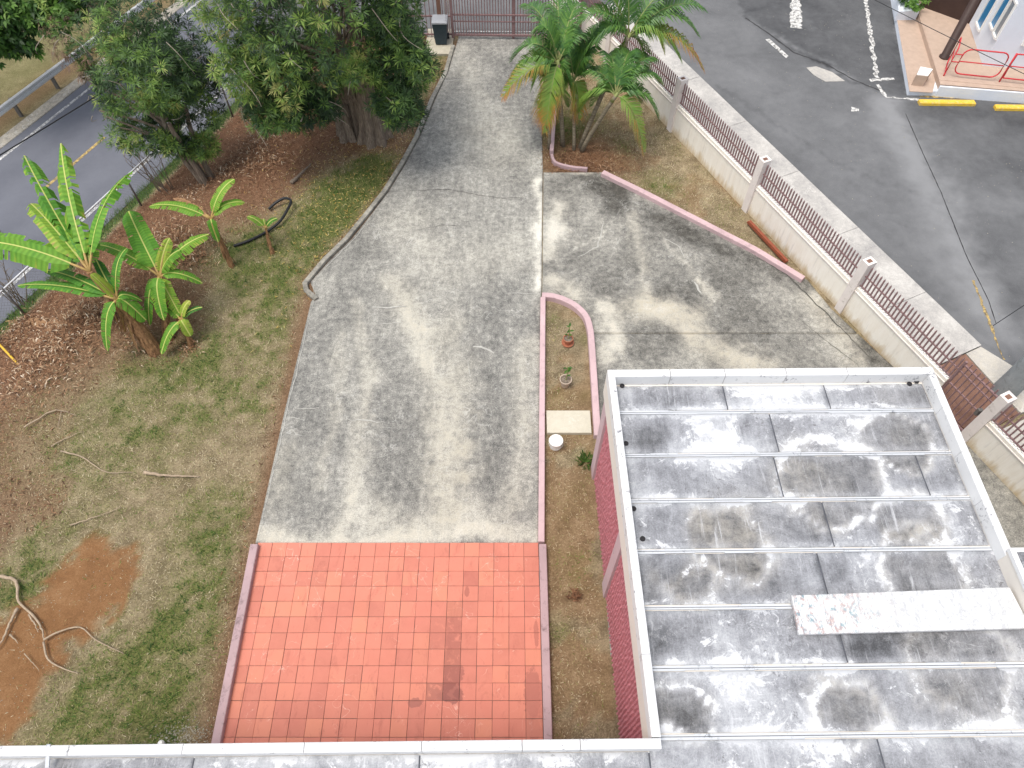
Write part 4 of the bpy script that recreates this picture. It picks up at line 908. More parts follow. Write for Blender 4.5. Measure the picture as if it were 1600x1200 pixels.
# ------------------------------------------------------------------ utility pole, cables
pb = at(1564, 616); o = MB().lathe(pb, [(.27, -.1), (.27, .0), (.262, .5), (.25, 2), (.2, 7), (.18, 9.5)], 12).build('utility_pole', M_pole); tag(o, 'thick grey utility pole rising beside the pedestrian gate', 'pole')
def cable(label, a, b, sag=.25, r=.012):
    P = [a.lerp(b, i / 16) - Vector((0, 0, sag * 4 * (i / 16) * (1 - i / 16))) for i in range(17)]; o = MB().tube(P, r, 5).build('overhead_cable', M_hose, smooth=True); tag(o, label, 'cable', 'overhead cables')
A, B_ = at(1387, 3, 5.0), at(1600, 107, 5.0); cable('thin dark overhead cable crossing the tiled porch and blue windows', A + (A - B_) * 1.2, B_ + (B_ - A) * 1.5, .1, .008)
A, B_ = at(1553, 508, 4.5), at(1610, 470, 4.5); cable('short dark cable over the asphalt at the right photo edge', A + (A - B_) * .02, B_ + (B_ - A) * 2, .02, .007)
A, B_ = at(0, 240, 2.5), at(145, 152, 2.5); cable('dark overhead cable above the far lane of the road', A + (A - B_) * 1.5, B_ + (B_ - A) * .6, .03, .018)

# ------------------------------------------------------------------ driveway gate and bin
gt = thing('driveway_gate', 'wide brown steel bar gate across the far end of the driveway', 'gate', at(770, 62)); GY = at(770, 62).y + .08
gx0, gx1 = at(708, 62).x, at(905, 62).x
for z, w in ((.14, .06), (.62, .035), (.85, .05), (1.5, .06), (1.72, .035)): child(MB().bar((gx0, GY, z), (gx1, GY - .1, z), w, w).build('cross_rail', M_rail), gt)
for x in (gx0, (gx0 + gx1) / 2 - .1, gx1): child(MB().bar((x, GY, 0.02), (x, GY, 2.1), .09, .09).build('gate_post', M_rail), gt)
bar0 = None
for k in range(46):
    x = gx0 + .1 + k * (gx1 - gx0 - .2) / 45
    if bar0 is None: bar0 = MB().bar((0, 0, .1), (0, 0, 2.05), .03, .03).build('bar', M_rail); child(bar0, gt); bar0.location = (x, GY, 0)
    else: o = again(bar0, 'bar'); o.location = (x, GY - .02, 0)
mark('gate_track', [(gx0, GY + .45), (gx1 + 1, GY + .38)], .07, M_line, .006)
lf = thing('side_fence', 'brown steel bar fence section behind the bin and beside the gate', 'fence', (gx0 - 1, GY, 0))
for x in (gx0 - 1.7, gx0 - .42): child(MB().bar((x, GY, -.1), (x, GY, 2.2), .13, .13).build('fence_post', M_rust), lf)
for z in (.15, .8, 1.5): child(MB().bar((gx0 - 2.0, GY, z), (gx0, GY, z), .05, .05).build('cross_rail', M_rail), lf)
for k in range(13): x = gx0 - 1.9 + k * .145; child(MB().bar((x, GY, .05), (x, GY, 2.05), .024, .024).build('bar', M_rail), lf)
for x in (gx0 - .22, gx0 - .12): child(MB().bar((x, GY + .25, 0), (x, GY + .25, 2.0), .06, .06).build('fence_post', M_post), lf)
bc = at(690, 66, .05) + Vector((0, .0, 0)); bn = thing('wheelie_bin', 'dark blue-green wheelie bin with grey lid standing on the pad by the gate', 'bin', bc)
child(MB().add([(bc.x + sx * w, bc.y + sy * d, bc.z + z) for z, w, d in ((.04, .19, .19), (.78, .25, .25)) for sx, sy in ((-1, -1), (1, -1), (1, 1), (-1, 1))], [(3, 2, 1, 0), (4, 5, 6, 7), (0, 1, 5, 4), (1, 2, 6, 5), (2, 3, 7, 6), (3, 0, 4, 7)]).build('body', M_bin), bn)
child(MB().add([(bc.x + sx * w, bc.y + sy * d, bc.z + z) for z, w, d in ((.785, .27, .27), (.83, .26, .26), (.87, .19, .2)) for sx, sy in ((-1, -1), (1, -1), (1, 1), (-1, 1))], [(3, 2, 1, 0), (8, 9, 10, 11)] + [(r * 4 + i, r * 4 + (i + 1) % 4, r * 4 + 4 + (i + 1) % 4, r * 4 + 4 + i) for r in (0, 1) for i in range(4)]).build('lid', M_lid), bn)
child(MB().tube([(bc.x - .23, bc.y + .3, bc.z + .78), (bc.x + .23, bc.y + .3, bc.z + .78)], .018, 6).build('handle', M_bin), bn)
for sx in (-1, 1): child(MB().tube([(bc.x + sx * .2, bc.y + .24, bc.z + .1), (bc.x + sx * .26, bc.y + .24, bc.z + .1)], .1, 14).build('wheel', M_hose), bn)

# ------------------------------------------------------------------ foliage builders
def rosettes(centers, normals, tones, nl, length, width, droop=.06, spread=1.0):
    """whorls of narrow leaves: one whorl per centre, nl leaves each of 4 vertices"""
    n = len(centers); C = np.repeat(centers, nl, 0); Nn = np.repeat(normals, nl, 0); m = n * nl
    r = RNG.normal(size=(m, 3)); r -= (r * Nn).sum(1, keepdims=True) * Nn; r /= np.linalg.norm(r, axis=1, keepdims=True) + 1e-9
    el = RNG.uniform(-.05, .75, (m, 1)); d = r * np.cos(el) * spread + Nn * np.sin(el); d /= np.linalg.norm(d, axis=1, keepdims=True)
    L = length * RNG.uniform(.7, 1.25, (m, 1)); side = np.cross(d, Nn + .01); side /= np.linalg.norm(side, axis=1, keepdims=True) + 1e-9
    w = width * RNG.uniform(.7, 1.2, (m, 1)); dn = np.array([[0, 0, -1.]])
    p0 = C + d * .02; pm = C + d * L * .5 + dn * L * droop * .15; p1 = C + d * L + dn * L * droop
    V = np.stack([p0, pm + side * w * .5, p1, pm - side * w * .5], 1).reshape(-1, 3); F = np.arange(m * 4).reshape(-1, 4)
    t = np.repeat(np.repeat(tones, nl) + RNG.normal(0, .07, m), 4); t[2::4] += .08
    return V, F, t
def lumpy(cen, rad, n, seed, lo=.45, keep=None, lump=.28, fr=1.1):
    """points on and inside a lumpy crown, with outward normals; tone varies by broad noise plus random scatter"""
    rg = np.random.default_rng(seed); d = rg.normal(size=(n * 2, 3)); d /= np.linalg.norm(d, axis=1, keepdims=True)
    lobes = rg.normal(size=(26, 3)); lobes /= np.linalg.norm(lobes, axis=1, keepdims=True); am = rg.uniform(-lump, lump, 26)
    f = 1 + (np.exp(-(1 - d @ lobes.T) * 9) * am).sum(1)
    r = rg.uniform(lo ** 2, 1, len(d)) ** .5 * f; P = d * r[:, None] * np.array(rad) + np.array(cen)
    gap = fbm(P[:, 0] * 1.3 + P[:, 2] * .9, P[:, 1] * 1.3 - P[:, 2] * .7, fr, 3, seed + 5); ok = gap > .47
    if keep is not None: ok &= keep(P)
    P, d = P[ok][:n], d[ok][:n]; nn = d * .55 + np.array([0, -.25, .6]) + rg.normal(0, .3, P.shape); nn /= np.linalg.norm(nn, axis=1, keepdims=True)
    t = .4 + (fbm(P[:, 0] + P[:, 2] * .6, P[:, 1] - P[:, 2] * .4, 1.0, 3, seed + 9) - .5) * 1.1 + rg.normal(0, .17, len(P)); return P, nn, t
def limb(mb, a, b, r0, r1, bend=.25, n=8, sides=7, seed=0):
    rg = random.Random(seed); a, b = Vector(a), Vector(b); off = Vector((rg.uniform(-1, 1), rg.uniform(-1, 1), rg.uniform(-.3, .6))) * bend * (b - a).length
    P = []; 
    for i in range(n + 1):
        t = i / n; P.append(a.lerp(b, t) + off * math.sin(t * math.pi) * .6 + Vector((rg.uniform(-1, 1), rg.uniform(-1, 1), 0)) * r0 * .3 * (0 < i < n))
    mb.tube(P, [r0 + (r1 - r0) * i / n for i in range(n + 1)], sides); return P
def fluted_trunk(base, top, r0, r1, seed, flutes=7, n=14, sides=40):
    rg = random.Random(seed); V = []; F = []; base, top = Vector(base), Vector(top); ph = rg.uniform(0, 6)
    for i in range(n + 1):
        t = i / n; c = base.lerp(top, t) + Vector((math.sin(t * 3 + ph) * .06, math.cos(t * 2.4 + ph) * .05, 0)); rr = r0 + (r1 - r0) * t + r0 * .45 * math.exp(-t * 7)
        for k in range(sides):
            a = 2 * math.pi * k / sides; f = 1 + .16 * math.sin(a * flutes + ph + t * 1.2) * (1.25 - t) + .07 * math.sin(a * 13 + t * 4 + ph) + rg.uniform(-.03, .03)
            V.append((c.x + math.cos(a) * rr * f, c.y + math.sin(a) * rr * f, c.z))
    for i in range(n):
        for k in range(sides): j = (k + 1) % sides; F.append((i * sides + k, i * sides + j, (i + 1) * sides + j, (i + 1) * sides + k))
    return V, F
# --- big tree
bt0 = on(562, 218); bt = thing('tree', 'large dense tree with dark spiky leaf whorls and fluted trunks beside the driveway', 'tree', bt0)
mb = MB(); b = Vector((bt0.x, bt0.y, bt0.z - .15))
mb.add(*fluted_trunk(b + Vector((.38, .05, 0)), b + Vector((.45, .2, 2.8)), .40, .2, 1)); mb.add(*fluted_trunk(b + Vector((-.3, .1, 0)), b + Vector((-.75, .3, 2.8)), .26, .15, 2, 5)); mb.add(*fluted_trunk(b + Vector((.02, .38, 0)), b + Vector((-.1, .5, 3.0)), .28, .17, 3, 6))
child(mb.build('trunk', M_bark), bt)
CB = (-4.85, 18.3, 4.5)
mb = MB()
for k in range(26):
    a = random.uniform(0, 6.28); e = random.uniform(-.2, 1.2); r = random.uniform(.55, .85)
    limb(mb, b + Vector((random.uniform(-.6, .5), .2, random.uniform(1.2, 3))), Vector(CB) + Vector((math.cos(a) * math.cos(e) * 2.6 * r, math.sin(a) * math.cos(e) * 2.3 * r, math.sin(e) * 3 * r - .5)), .07, .02, .2, 7, 6, k)
child(mb.build('branches', M_bark), bt)
def kb(P): 
    low = P[:, 2] < 1.5; return ~low & ~((P[:, 2] < 3.0) & (np.abs(P[:, 0] - bt0.x - .1) < .85) & (P[:, 1] < 18.3))
P1, N1, T1 = lumpy(CB, (2.6, 2.45, 3.3), 4000, 11, .55, kb, .4)
extra = [lumpy(c_, r_, n_, s_, .3) for c_, r_, n_, s_ in [((-6.3, 17.0, 2.1), (1.0, .8, .65), 360, 21), ((-5.3, 16.9, 2.3), (.7, .5, .6), 200, 22), ((-3.1, 17.0, 2.3), (.75, .7, .75), 260, 23), ((-7.0, 17.0, 3.2), (.9, .9, .9), 320, 24), ((-2.7, 17.4, 3.3), (.8, .7, .9), 280, 25), ((-4.2, 17.0, 3.2), (.8, .5, .5), 170, 26)]]
P_ = np.vstack([P1] + [e[0] for e in extra]); N_ = np.vstack([N1] + [e[1] for e in extra]); T_ = np.concatenate([T1] + [e[2] for e in extra])
V, F, t = rosettes(P_, N_, T_, 18, .215, .025); o = child(raw('foliage', V, F, M_podo, None, {'t': t}), bt); o['kind'] = 'stuff'
mb = MB()
for k in range(90):   # pale bare twigs hanging at the crown's surface
    i = random.randrange(len(P_)); p = Vector(P_[i]); nn = Vector(N_[i]); q = p + nn * .15
    w1 = Vector((random.uniform(-.5, .5), random.uniform(-.4, .1), random.uniform(-.6, -.1))) ; limb(mb, q - w1 * .3, q + w1, .014, .006, .4, 6, 4, k + 50)
for A in [[(610, 40, 3.6), (618, 75, 3.3), (606, 120, 2.8), (622, 142, 2.6)], [(618, 75, 3.3), (632, 95, 3.1), (628, 112, 3)], [(400, 160, 2.7), (420, 130, 2.8), (442, 118, 2.9)], [(490, 110, 2.6), (482, 160, 2.3), (470, 190, 2.1)]]:
    mb.tube(smooth_line([at(*q) for q in A], 4), .018, 5)
child(mb.build('bare_twigs', M_twig), bt)['kind'] = 'stuff'
# --- middle tree on the slope
mt0 = on(322, 285); mt = thing('tree', 'shaggy yellowish tree with spiky leaf whorls on the slope, hanging over the road', 'tree', mt0)
mb = MB(); b = Vector(mt0)
for k, (dx, dy) in enumerate([(0, 0), (.2, .1), (-.15, .1), (.1, -.12), (-.05, .2)]): limb(mb, b + Vector((dx, dy, -.2)), b + Vector((dx * 3 - .5, dy * 3 + .2, 2.2)), .1, .06, .08, 8, 8, 200 + k)
for k in range(16):
    a = random.uniform(0, 6.28); limb(mb, b + Vector((-.4, .2, random.uniform(1, 2.2))), b + Vector((-.95 + math.cos(a) * 1.4, .7 + math.sin(a) * 1.2, random.uniform(2.2, 3.8))), .05, .02, .2, 6, 6, 230 + k)
child(mb.build('trunk', M_bark), mt)
cm = (mt0.x - .8, mt0.y + .75, mt0.z + 3.2)
P1, N1, T1 = lumpy(cm, (2.35, 1.7, 1.75), 1500, 31, .45, None, .5); extra = [lumpy(c_, r_, n_, s_, .3) for c_, r_, n_, s_ in [((mt0.x - 1.5, mt0.y + .1, mt0.z + 1.6), (.9, .6, .45), 130, 32), ((mt0.x + .3, mt0.y + .3, mt0.z + 1.9), (.7, .5, .4), 110, 33), ((mt0.x + .9, mt0.y + .6, mt0.z + 2.9), (.8, .6, .7), 200, 34), ((mt0.x + .25, mt0.y + .2, mt0.z + 1.15), (.5, .4, .45), 90, 35), ((mt0.x - .5, mt0.y - .1, mt0.z + 1.5), (.7, .4, .4), 90, 38)]]
P_ = np.vstack([P1] + [e[0] for e in extra]); N_ = np.vstack([N1] + [e[1] for e in extra]); T_ = np.concatenate([T1 + .02] + [e[2] for e in extra])
V, F, t = rosettes(P_, N_, T_, 17, .215, .025); child(raw('foliage', V, F, M_podo, None, {'t': t}), mt)['kind'] = 'stuff'
P1, N1, T1 = lumpy((mt0.x - 2.1, mt0.y + 1.3, mt0.z + 3.6), (1.3, 1.2, 1.0), 480, 36, .4, None, .3)
V, F, t = rosettes(P1, N1, T1 + .1, 16, .16, .016, .6); child(raw('dead_foliage', V, F, M_podob, None, {'t': t}), mt)['kind'] = 'stuff'
mb = MB()
for k in range(60):
    a = random.uniform(0, 6.28); p = Vector(cm) + Vector((math.cos(a) * 1.8 * random.uniform(.5, 1.05), math.sin(a) * 1.5 * random.uniform(.3, 1), random.uniform(-1.3, 1.4))); limb(mb, p, p + Vector((random.uniform(-.6, .6), random.uniform(-.4, .4), random.uniform(-.7, .1))), .012, .004, .4, 5, 4, 300 + k)
child(mb.build('bare_twigs', M_twig), mt)['kind'] = 'stuff'
# --- green broadleaf tree in the upper left corner
lt0 = on(-90, 60); lt = thing('tree', 'bright green broadleaf tree in the upper left corner beyond the guard rail', 'tree', lt0)
mb = MB(); limb(mb, Vector(lt0) - Vector((0, 0, .3)), Vector(lt0) + Vector((.3, .5, 3.6)), .2, .1, .1, 8, 10, 400)
for k in range(14): a = random.uniform(0, 6.28); limb(mb, Vector(lt0) + Vector((.2, .3, random.uniform(1.8, 3.2))), Vector(lt0) + Vector((.8 + math.cos(a) * 2.6, .9 + math.sin(a) * 2, random.uniform(2.4, 4.5))), .07, .02, .2, 6, 6, 410 + k)
child(mb.build('trunk', M_bark), lt)
cs = []
for (px, py, z, rr_, n_) in [(20, 10, 1.2, (1.6, 1.1, .9), 900), (100, -10, 1.0, (1.5, 1.0, .7), 700), (10, 60, .6, (.8, .6, .5), 380), (150, 5, .8, (.8, .6, .4), 300), (40, 75, .3, (.5, .35, .3), 130), (-40, 60, 1, (1, 1, 1), 300), (55, -40, 2, (2, 1.4, 1), 700), (-120, 0, 2, (2, 1.6, 1.5), 700)]:
    q = at(px, py, z); cs.append(lumpy(tuple(q), rr_, n_, int(px + 777), .35))
P_ = np.vstack([c_[0] for c_ in cs]); N_ = np.vstack([c_[1] for c_ in cs]); T_ = np.concatenate([c_[2] for c_ in cs]); V, F, t = rosettes(P_, N_, T_, 6, .2, .1, .35)
child(raw('foliage', V, F, M_broad, None, {'t': t}), lt)['kind'] = 'stuff'

# --- palms
def bez(a, c, b, t): return a * (1 - t) ** 2 + c * 2 * t * (1 - t) + b * t * t
def frond(root, head, tip, lift, age, seed, width=.54, n=62):
    rg = random.Random(seed); head, tip = Vector(head), Vector(tip); mid = head.lerp(tip, .5) + Vector((0, 0, lift)); V = []; F = []; T = []
    mbr = MB(); P = [bez(head, mid, tip, i / 12) for i in range(13)]; mbr.tube(P, [.022 - .018 * i / 12 for i in range(13)], 5)
    for i in range(n):
        t = .12 + .88 * i / (n - 1); p = bez(head, mid, tip, t); d = (bez(head, mid, tip, min(1, t + .02)) - bez(head, mid, tip, t - .02)).normalized(); s = d.cross(Vector((0, 0, 1))); s = s.normalized() if s.length > .05 else Vector((1, 0, 0)); up = s.cross(d)
        L = width * math.sin(math.pi * min(1, .15 + t * .82)) ** .7 + .06
        for sg in (-1, 1):
            if rg.random() < .05: continue
            dr = (s * sg * (.86 + rg.uniform(-.1, .1)) + d * (.5 + .5 * t) + up * (.35 + rg.uniform(-.15, .15))).normalized(); l = L * rg.uniform(.85, 1.1); w = .029
            a = p; m_ = p + dr * l * .55; e = p + dr * l * .95 - Vector((0, 0, l * (.32 + .25 * age))); wd = d * w
            k = len(V); V += [a - wd * .5, a + wd * .5, m_ + wd * .6, m_ - wd * .6, e]; F += [(k, k + 1, k + 2, k + 3), (k + 3, k + 2, k + 4)]
            ta = .22 + .2 * age + rg.uniform(-.08, .1); tt = max(0, age - .3) * (.3 + .55 * t); T += [ta + tt * .3] * 2 + [ta + tt * .7] * 2 + [ta + tt * 1.1]
    fr = raw('frond', V, F, M_palm, None, {'t': T}); child(fr, root); rc = mbr.build('rachis', M_greenstem, smooth=True); rc.parent = fr; rc.matrix_parent_inverse = Matrix.Identity(4)
def palm(label, basepx, headpt, fronds, seed, r=.065):
    b = on(*basepx); pt_ = thing('palm', label, 'palm', b, 'clump of areca palms in the garden bed'); H = Vector(headpt); mb = MB()
    P = [b - Vector((0, 0, .1))] + [b.lerp(H, t) + Vector((0, 0, .25 * math.sin(t * math.pi) * (H - b).to_2d().length * .3)) for t in (.15, .3, .45, .6, .75, .9)] + [H]
    child(mb.tube(P, [r * 1.25, r, r, r * .95, r * .9, r * .9, r * .85, r * .8], 10).build('trunk', M_palmbark, smooth=True), pt_)
    child(MB().tube([P[-2], H + (H - P[-2]).normalized() * .12], [r * .95, r * .6], 8).build('crownshaft', M_greenstem, smooth=True), pt_)
    for i, (px, py, z, lift, age) in enumerate(fronds): frond(pt_, H, at(px, py, z), lift, age, seed * 50 + i)
palm('upright palm left of the clump with green fan of fronds over the driveway', (880, 228), at(872, 100, 2.6), [(800, 95, 2.2, 1.1, .1), (786, 150, 1.9, .7, 1.0), (852, 205, 1.0, .8, .95), (820, 10, 3.3, 1.0, .1), (870, -10, 3.6, .9, .1), (905, 5, 3.6, .8, .05), (842, 50, 3.4, .9, .2), (832, 135, 1.9, .8, .4), (915, 60, 3.0, .8, .1), (893, 150, 1.6, .5, .3), (797, 125, 1.9, .9, .6)], 1)
palm('short palm in the middle of the clump with one drooping orange frond', (897, 236), at(896, 128, 1.9), [(905, 185, .9, .7, 1.0), (930, 118, 1.8, .7, .2), (862, 150, 1.4, .6, .4), (880, 60, 3.0, .6, .1), (925, 75, 2.7, .6, .2), (945, 40, 3.2, .5, .1), (860, 175, 1.0, .6, .9), (915, 95, 2.5, .6, .3)], 2, .05)
palm('tall palm at the back of the clump whose yellowing fronds reach over the wall', (905, 232), at(982, 58, 3.3), [(1098, 108, 2.2, 1.1, 1.0), (1062, 92, 2.6, .9, .45), (1090, 55, 3.0, 1.2, .2), (1100, 15, 3.6, .9, .2), (1060, -20, 4.2, .8, .1), (975, -30, 4.6, .7, .1), (930, -10, 4.2, .8, .2), (905, 35, 3.6, .9, .2), (915, 80, 2.8, .8, .2), (1012, 115, 2.0, .7, .6), (965, 125, 2.0, .6, .7), (1035, 75, 3.0, .9, .7), (935, 60, 3.3, .7, .3)], 3)
palm('leaning palm on the right of the clump with a large orange frond hanging low', (908, 236), at(962, 150, 2.1), [(1006, 236, .7, .9, .85), (1028, 185, 1.2, 1.0, .25), (1030, 130, 2.0, 1.0, .3), (1018, 95, 2.6, .9, .1), (905, 175, 1.1, .9, .7), (912, 120, 1.9, .8, .3), (950, 85, 2.8, .7, .2), (985, 80, 2.9, .7, .1), (925, 165, 1.3, .6, .5), (1000, 160, 1.6, .6, .2)], 4)
palm('thin young palm stem at the left edge of the clump', (858, 232), at(862, 138, 1.9), [(850, 190, 1.1, .4, .95), (835, 120, 2.0, .6, .6), (875, 90, 2.6, .5, .2), (885, 165, 1.2, .4, .5)], 5, .05)

# --- banana plants
def banleaf(root, head, tip, lift, width, tone, seed, dead=False, torn=.5, twist=0.0, pet=.12):
    rg = random.Random(seed); head, tip = Vector(head), Vector(tip); mid = head.lerp(tip, .45) + Vector((0, 0, lift)); n = 64; width = width * 1.28; V = []; F = []; T = []; U = []; RB = []
    tear = [False, False]; cur = [0.0, 0.0]
    for i in range(n + 1):
        t = pet + (1 - pet) * i / n; p = bez(head, mid, tip, t); d = (bez(head, mid, tip, min(1, t + .01)) - bez(head, mid, tip, t - .01)).normalized(); s = d.cross(Vector((0, 0, 1))); s = s.normalized() if s.length > .05 else Vector((1, 0, 0))
        s = Matrix.Rotation(twist, 3, d) @ s; up = s.cross(d); u = i / n; w = width * min(1, (u * 7 + .12)) ** .6 * (1 - .3 * u) * (1 - max(0, (u - .72) / .28) ** 3 * .9); w = max(w, .02)
        row = []
        for sg in (-1, 1):
            tear[(sg + 1) // 2] = rg.random() < .2 * torn + .04
            if tear[(sg + 1) // 2]: cur[(sg + 1) // 2] = rg.uniform(-1, 1) * torn
            dr = cur[(sg + 1) // 2]; w_ = w * (1 + .16 * dr + rg.uniform(-.03, .03))
            e = p + s * sg * w_ + d * w * .22 + up * (.14 * w) - Vector((0, 0, w * (.28 + .8 * abs(dr) if torn > .3 else .2 + .3 * abs(dr)))); h = p + s * sg * w_ * .5 + up * (.13 * w) + d * w * .1 - Vector((0, 0, .3 * w * abs(dr) * .5)); row.append((sg, h, e))
        k = len(V); V += [row[0][2], row[0][1], p - s * .016, p - s * .013 + up * .004, p + s * .013 + up * .004, p + s * .016, row[1][1], row[1][2]]; eb = [.55 if rg.random() < .1 + .15 * torn else 0 for _ in range(2)]; T += [tone + eb[0]] + [tone + rg.uniform(-.06, .06)] * 6 + [tone + eb[1]]; U += [u] * 8; RB += [0, 0, 0, 1, 1, 0, 0, 0]
        if i:
            for q in range(7):
                if q in (0, 6) and tear[q // 6] : continue
                if q in (1, 5) and tear[q // 5] and rg.random() < .5 * torn: continue
                F.append((k - 8 + q, k + q, k + q + 1, k - 8 + q + 1))
    # the midrib gets its own bright strip vertices: sharpen by duplicating the rib attribute only on the narrow centre quads
    lf_ = raw('leaf', V, F, M_bandead if dead else M_ban, None, {'t': T, 'u': U, 'rib': RB}); child(lf_, root)
    up0 = Vector((0, 0, 1)); mbp = MB().tube([bez(head, mid, tip, t) - up0 * (.012 if t < pet else .03) for t in np.linspace(0, .97, 14)], [.028 * (1 - .75 * i / 13) + .004 for i in range(14)], 6)
    pe = mbp.build('midrib', M_petiole, smooth=True); pe.parent = lf_; pe.matrix_parent_inverse = Matrix.Identity(4)
def banana(label, basepx, headpx, hz, leaves, seed, r=.12):
    b = on(*basepx); H = at(*headpx, hz); root = thing('banana_plant', label, 'banana plant', b, 'banana plants on the slope'); rg = random.Random(seed)
    V = []; F = []; n = 14; sd_ = 12
    for i in range(n + 1):
        t = i / n; c = b.lerp(H, t) - Vector((0, 0, .08 * (1 - t))); rr = r * (1.15 - .62 * t)
        for k in range(sd_): a = 2 * math.pi * k / sd_; f = 1 + .14 * math.sin(a * 3 + i * 1.1) + rg.uniform(-.06, .06); V.append((c.x + math.cos(a) * rr * f, c.y + math.sin(a) * rr * f, c.z))
    for i in range(n):
        for k in range(sd_): j = (k + 1) % sd_; F.append((i * sd_ + k, i * sd_ + j, (i + 1) * sd_ + j, (i + 1) * sd_ + k))
    F.append(tuple(n * sd_ + k for k in range(sd_))); child(raw('stem', V, F, M_banstem), root)
    mb = MB()
    for k in range(int(26 * r / .12)):   # hanging dry sheaths
        t = rg.uniform(.05, .8); a = rg.uniform(0, 6.28); c = b.lerp(H, t); rr = r * (1.2 - .6 * t); p = c + Vector((math.cos(a), math.sin(a), 0)) * rr; o2 = Vector((math.cos(a) * .06, math.sin(a) * .06, -rg.uniform(.15, .35))); sdv = Vector((-math.sin(a), math.cos(a), 0)) * .03
        mb.add([p - sdv, p + sdv, p + o2 + sdv * .4, p + o2 - sdv * .4], [(0, 1, 2, 3)])
    child(mb.build('dry_sheaths', M_banstem), root)['kind'] = 'stuff'
    if r > .1:
        for q in range(4 if r > .12 else 3):
            a = rg.uniform(0, 6.28); h0 = b.lerp(H, rg.uniform(.72, .95)); tipd = h0 + Vector((math.cos(a) * .35, math.sin(a) * .35, -rg.uniform(.7, 1.0) * min(1, (H.z - b.z) / 1.6))); banleaf(root, h0, tipd, .28, .075, rg.uniform(.2, .8), seed * 77 + q, True, .9, rg.uniform(-1, 1))
    for i, L in enumerate(leaves): px, py, z, lift, w, tone, *k = L; banleaf(root, H, at(px, py, z), lift, w, tone, seed * 31 + i, *k)
banana('tall banana plant nearest the left edge with torn upright leaves over the road', (243, 548), (140, 424), 2.2, [(-70, 378, 2.1, .75, .27, .45, False, .35, -.5), (38, 243, 2.9, .7, .2, .3, False, 1.0, .5), (95, 224, 3.4, .5, .19, .5, False, 1.0), (206, 268, 2.9, .8, .25, .42, False, .8, -.5), (48, 318, 2.4, .9, .24, .7, False, .6, .3), (70, 335, 2.5, .6, .2, .3, False, .7), (150, 350, 2.3, .3, .16, .4, False, .7)], 1, .13)
banana('banana plant with thick brown stem and a yellow-green folded leaf', (246, 552), (183, 468), 1.6, [(28, 446, 1.4, .45, .17, .28, False, .15, .25), (70, 422, 1.5, .45, .15, .25, False, .2, .2), (198, 388, 2.3, .5, .16, .2, False, .25, -.4), (142, 428, 2.3, .2, .17, .85, False, .0, .7), (168, 548, .6, .55, .16, .3, False, .3, 0), (228, 500, 1.0, .55, .17, .35, False, .4, 0), (150, 405, 1.9, .2, .12, .05, False, .1, .5), (222, 470, 1.3, .4, .12, .3, False, .3)], 2, .16)
banana('broad-leaved banana plant in the centre of the banana group', (262, 535), (250, 432), 1.5, [(146, 382, 1.5, .6, .16, .45, False, .2, .1), (201, 330, 2.1, .4, .24, .35, False, .15, 0), (326, 366, 1.8, .45, .17, .6, False, .5, .1), (316, 442, 1.1, .45, .14, .45, False, .3, 0), (234, 508, .6, .6, .13, .35, False, .3, 0), (256, 500, .8, .55, .15, .4, False, .3, 0), (265, 372, 2.2, .2, .12, .8, False, .3, .8), (282, 390, 1.9, .3, .16, .45, False, .5), (286, 500, .6, .4, .13, .7, False, .2)], 3, .11)
banana('small banana sucker low to the right of the thick stem', (300, 545), (283, 500), .65, [(252, 553, .15, .3, .13, .4, False, .1), (298, 525, .3, .3, .12, .75, False, .2), (297, 470, 1.0, .2, .1, .85, False, .1), (316, 480, .8, .2, .08, .1, False, .1), (262, 480, .8, .25, .1, .5)], 4, .06)
banana('slender banana plant with a curled dead leaf, right of the group', (362, 416), (330, 342), 1.45, [(234, 322, 1.4, .45, .17, .55, False, .25, .1), (366, 280, 2.1, .4, .15, .6, False, .25, 0), (382, 316, 1.6, .4, .14, .55, False, .25), (341, 378, .9, .35, .1, .3, False, .15), (271, 310, 1.3, .4, .07, .6, True, .8)], 5, .07)
banana('tiny young banana plant standing in front of the black pipe loop', (425, 397), (415, 356), .62, [(387, 338, .75, .18, .09, .55, False, .1), (433, 341, .75, .15, .08, .15, False, .1), (412, 342, .8, .1, .04, .4, False, .1)], 6, .045)

# ------------------------------------------------------------------ small things
def pipe_loop():
    P = [on(x, y) + Vector((0, 0, h)) for x, y, h in [(366, 386, .04), (390, 378, .05), (415, 366, .06), (438, 352, .12), (452, 336, .2), (458, 324, .24), (448, 319, .22), (434, 323, .16), (421, 330, .08)]]
    o = MB().tube(smooth_line(P, 6), .038, 8).build('black_pipe', M_hose, smooth=True); tag(o, 'curved black plastic pipe looping on the brown slope', 'pipe')
pipe_loop()
o = MB().bar(at(1170, 346, .06), at(1229, 409, .06), .12, .06).bar(at(1170, 346, .1), at(1229, 409, .1), .04, .05).build('steel_bar', M_redtube); tag(o, 'rusty red steel bar lying at the foot of the cream wall', 'steel bar')
o = MB().tube([on(-6, 532) + Vector((0, 0, .5)), on(36, 577) + Vector((0, 0, .02))], .028, 8).build('yellow_guard', M_yplastic, smooth=True); tag(o, 'yellow plastic guy wire guard slanting at the left photo edge', 'cable guard')
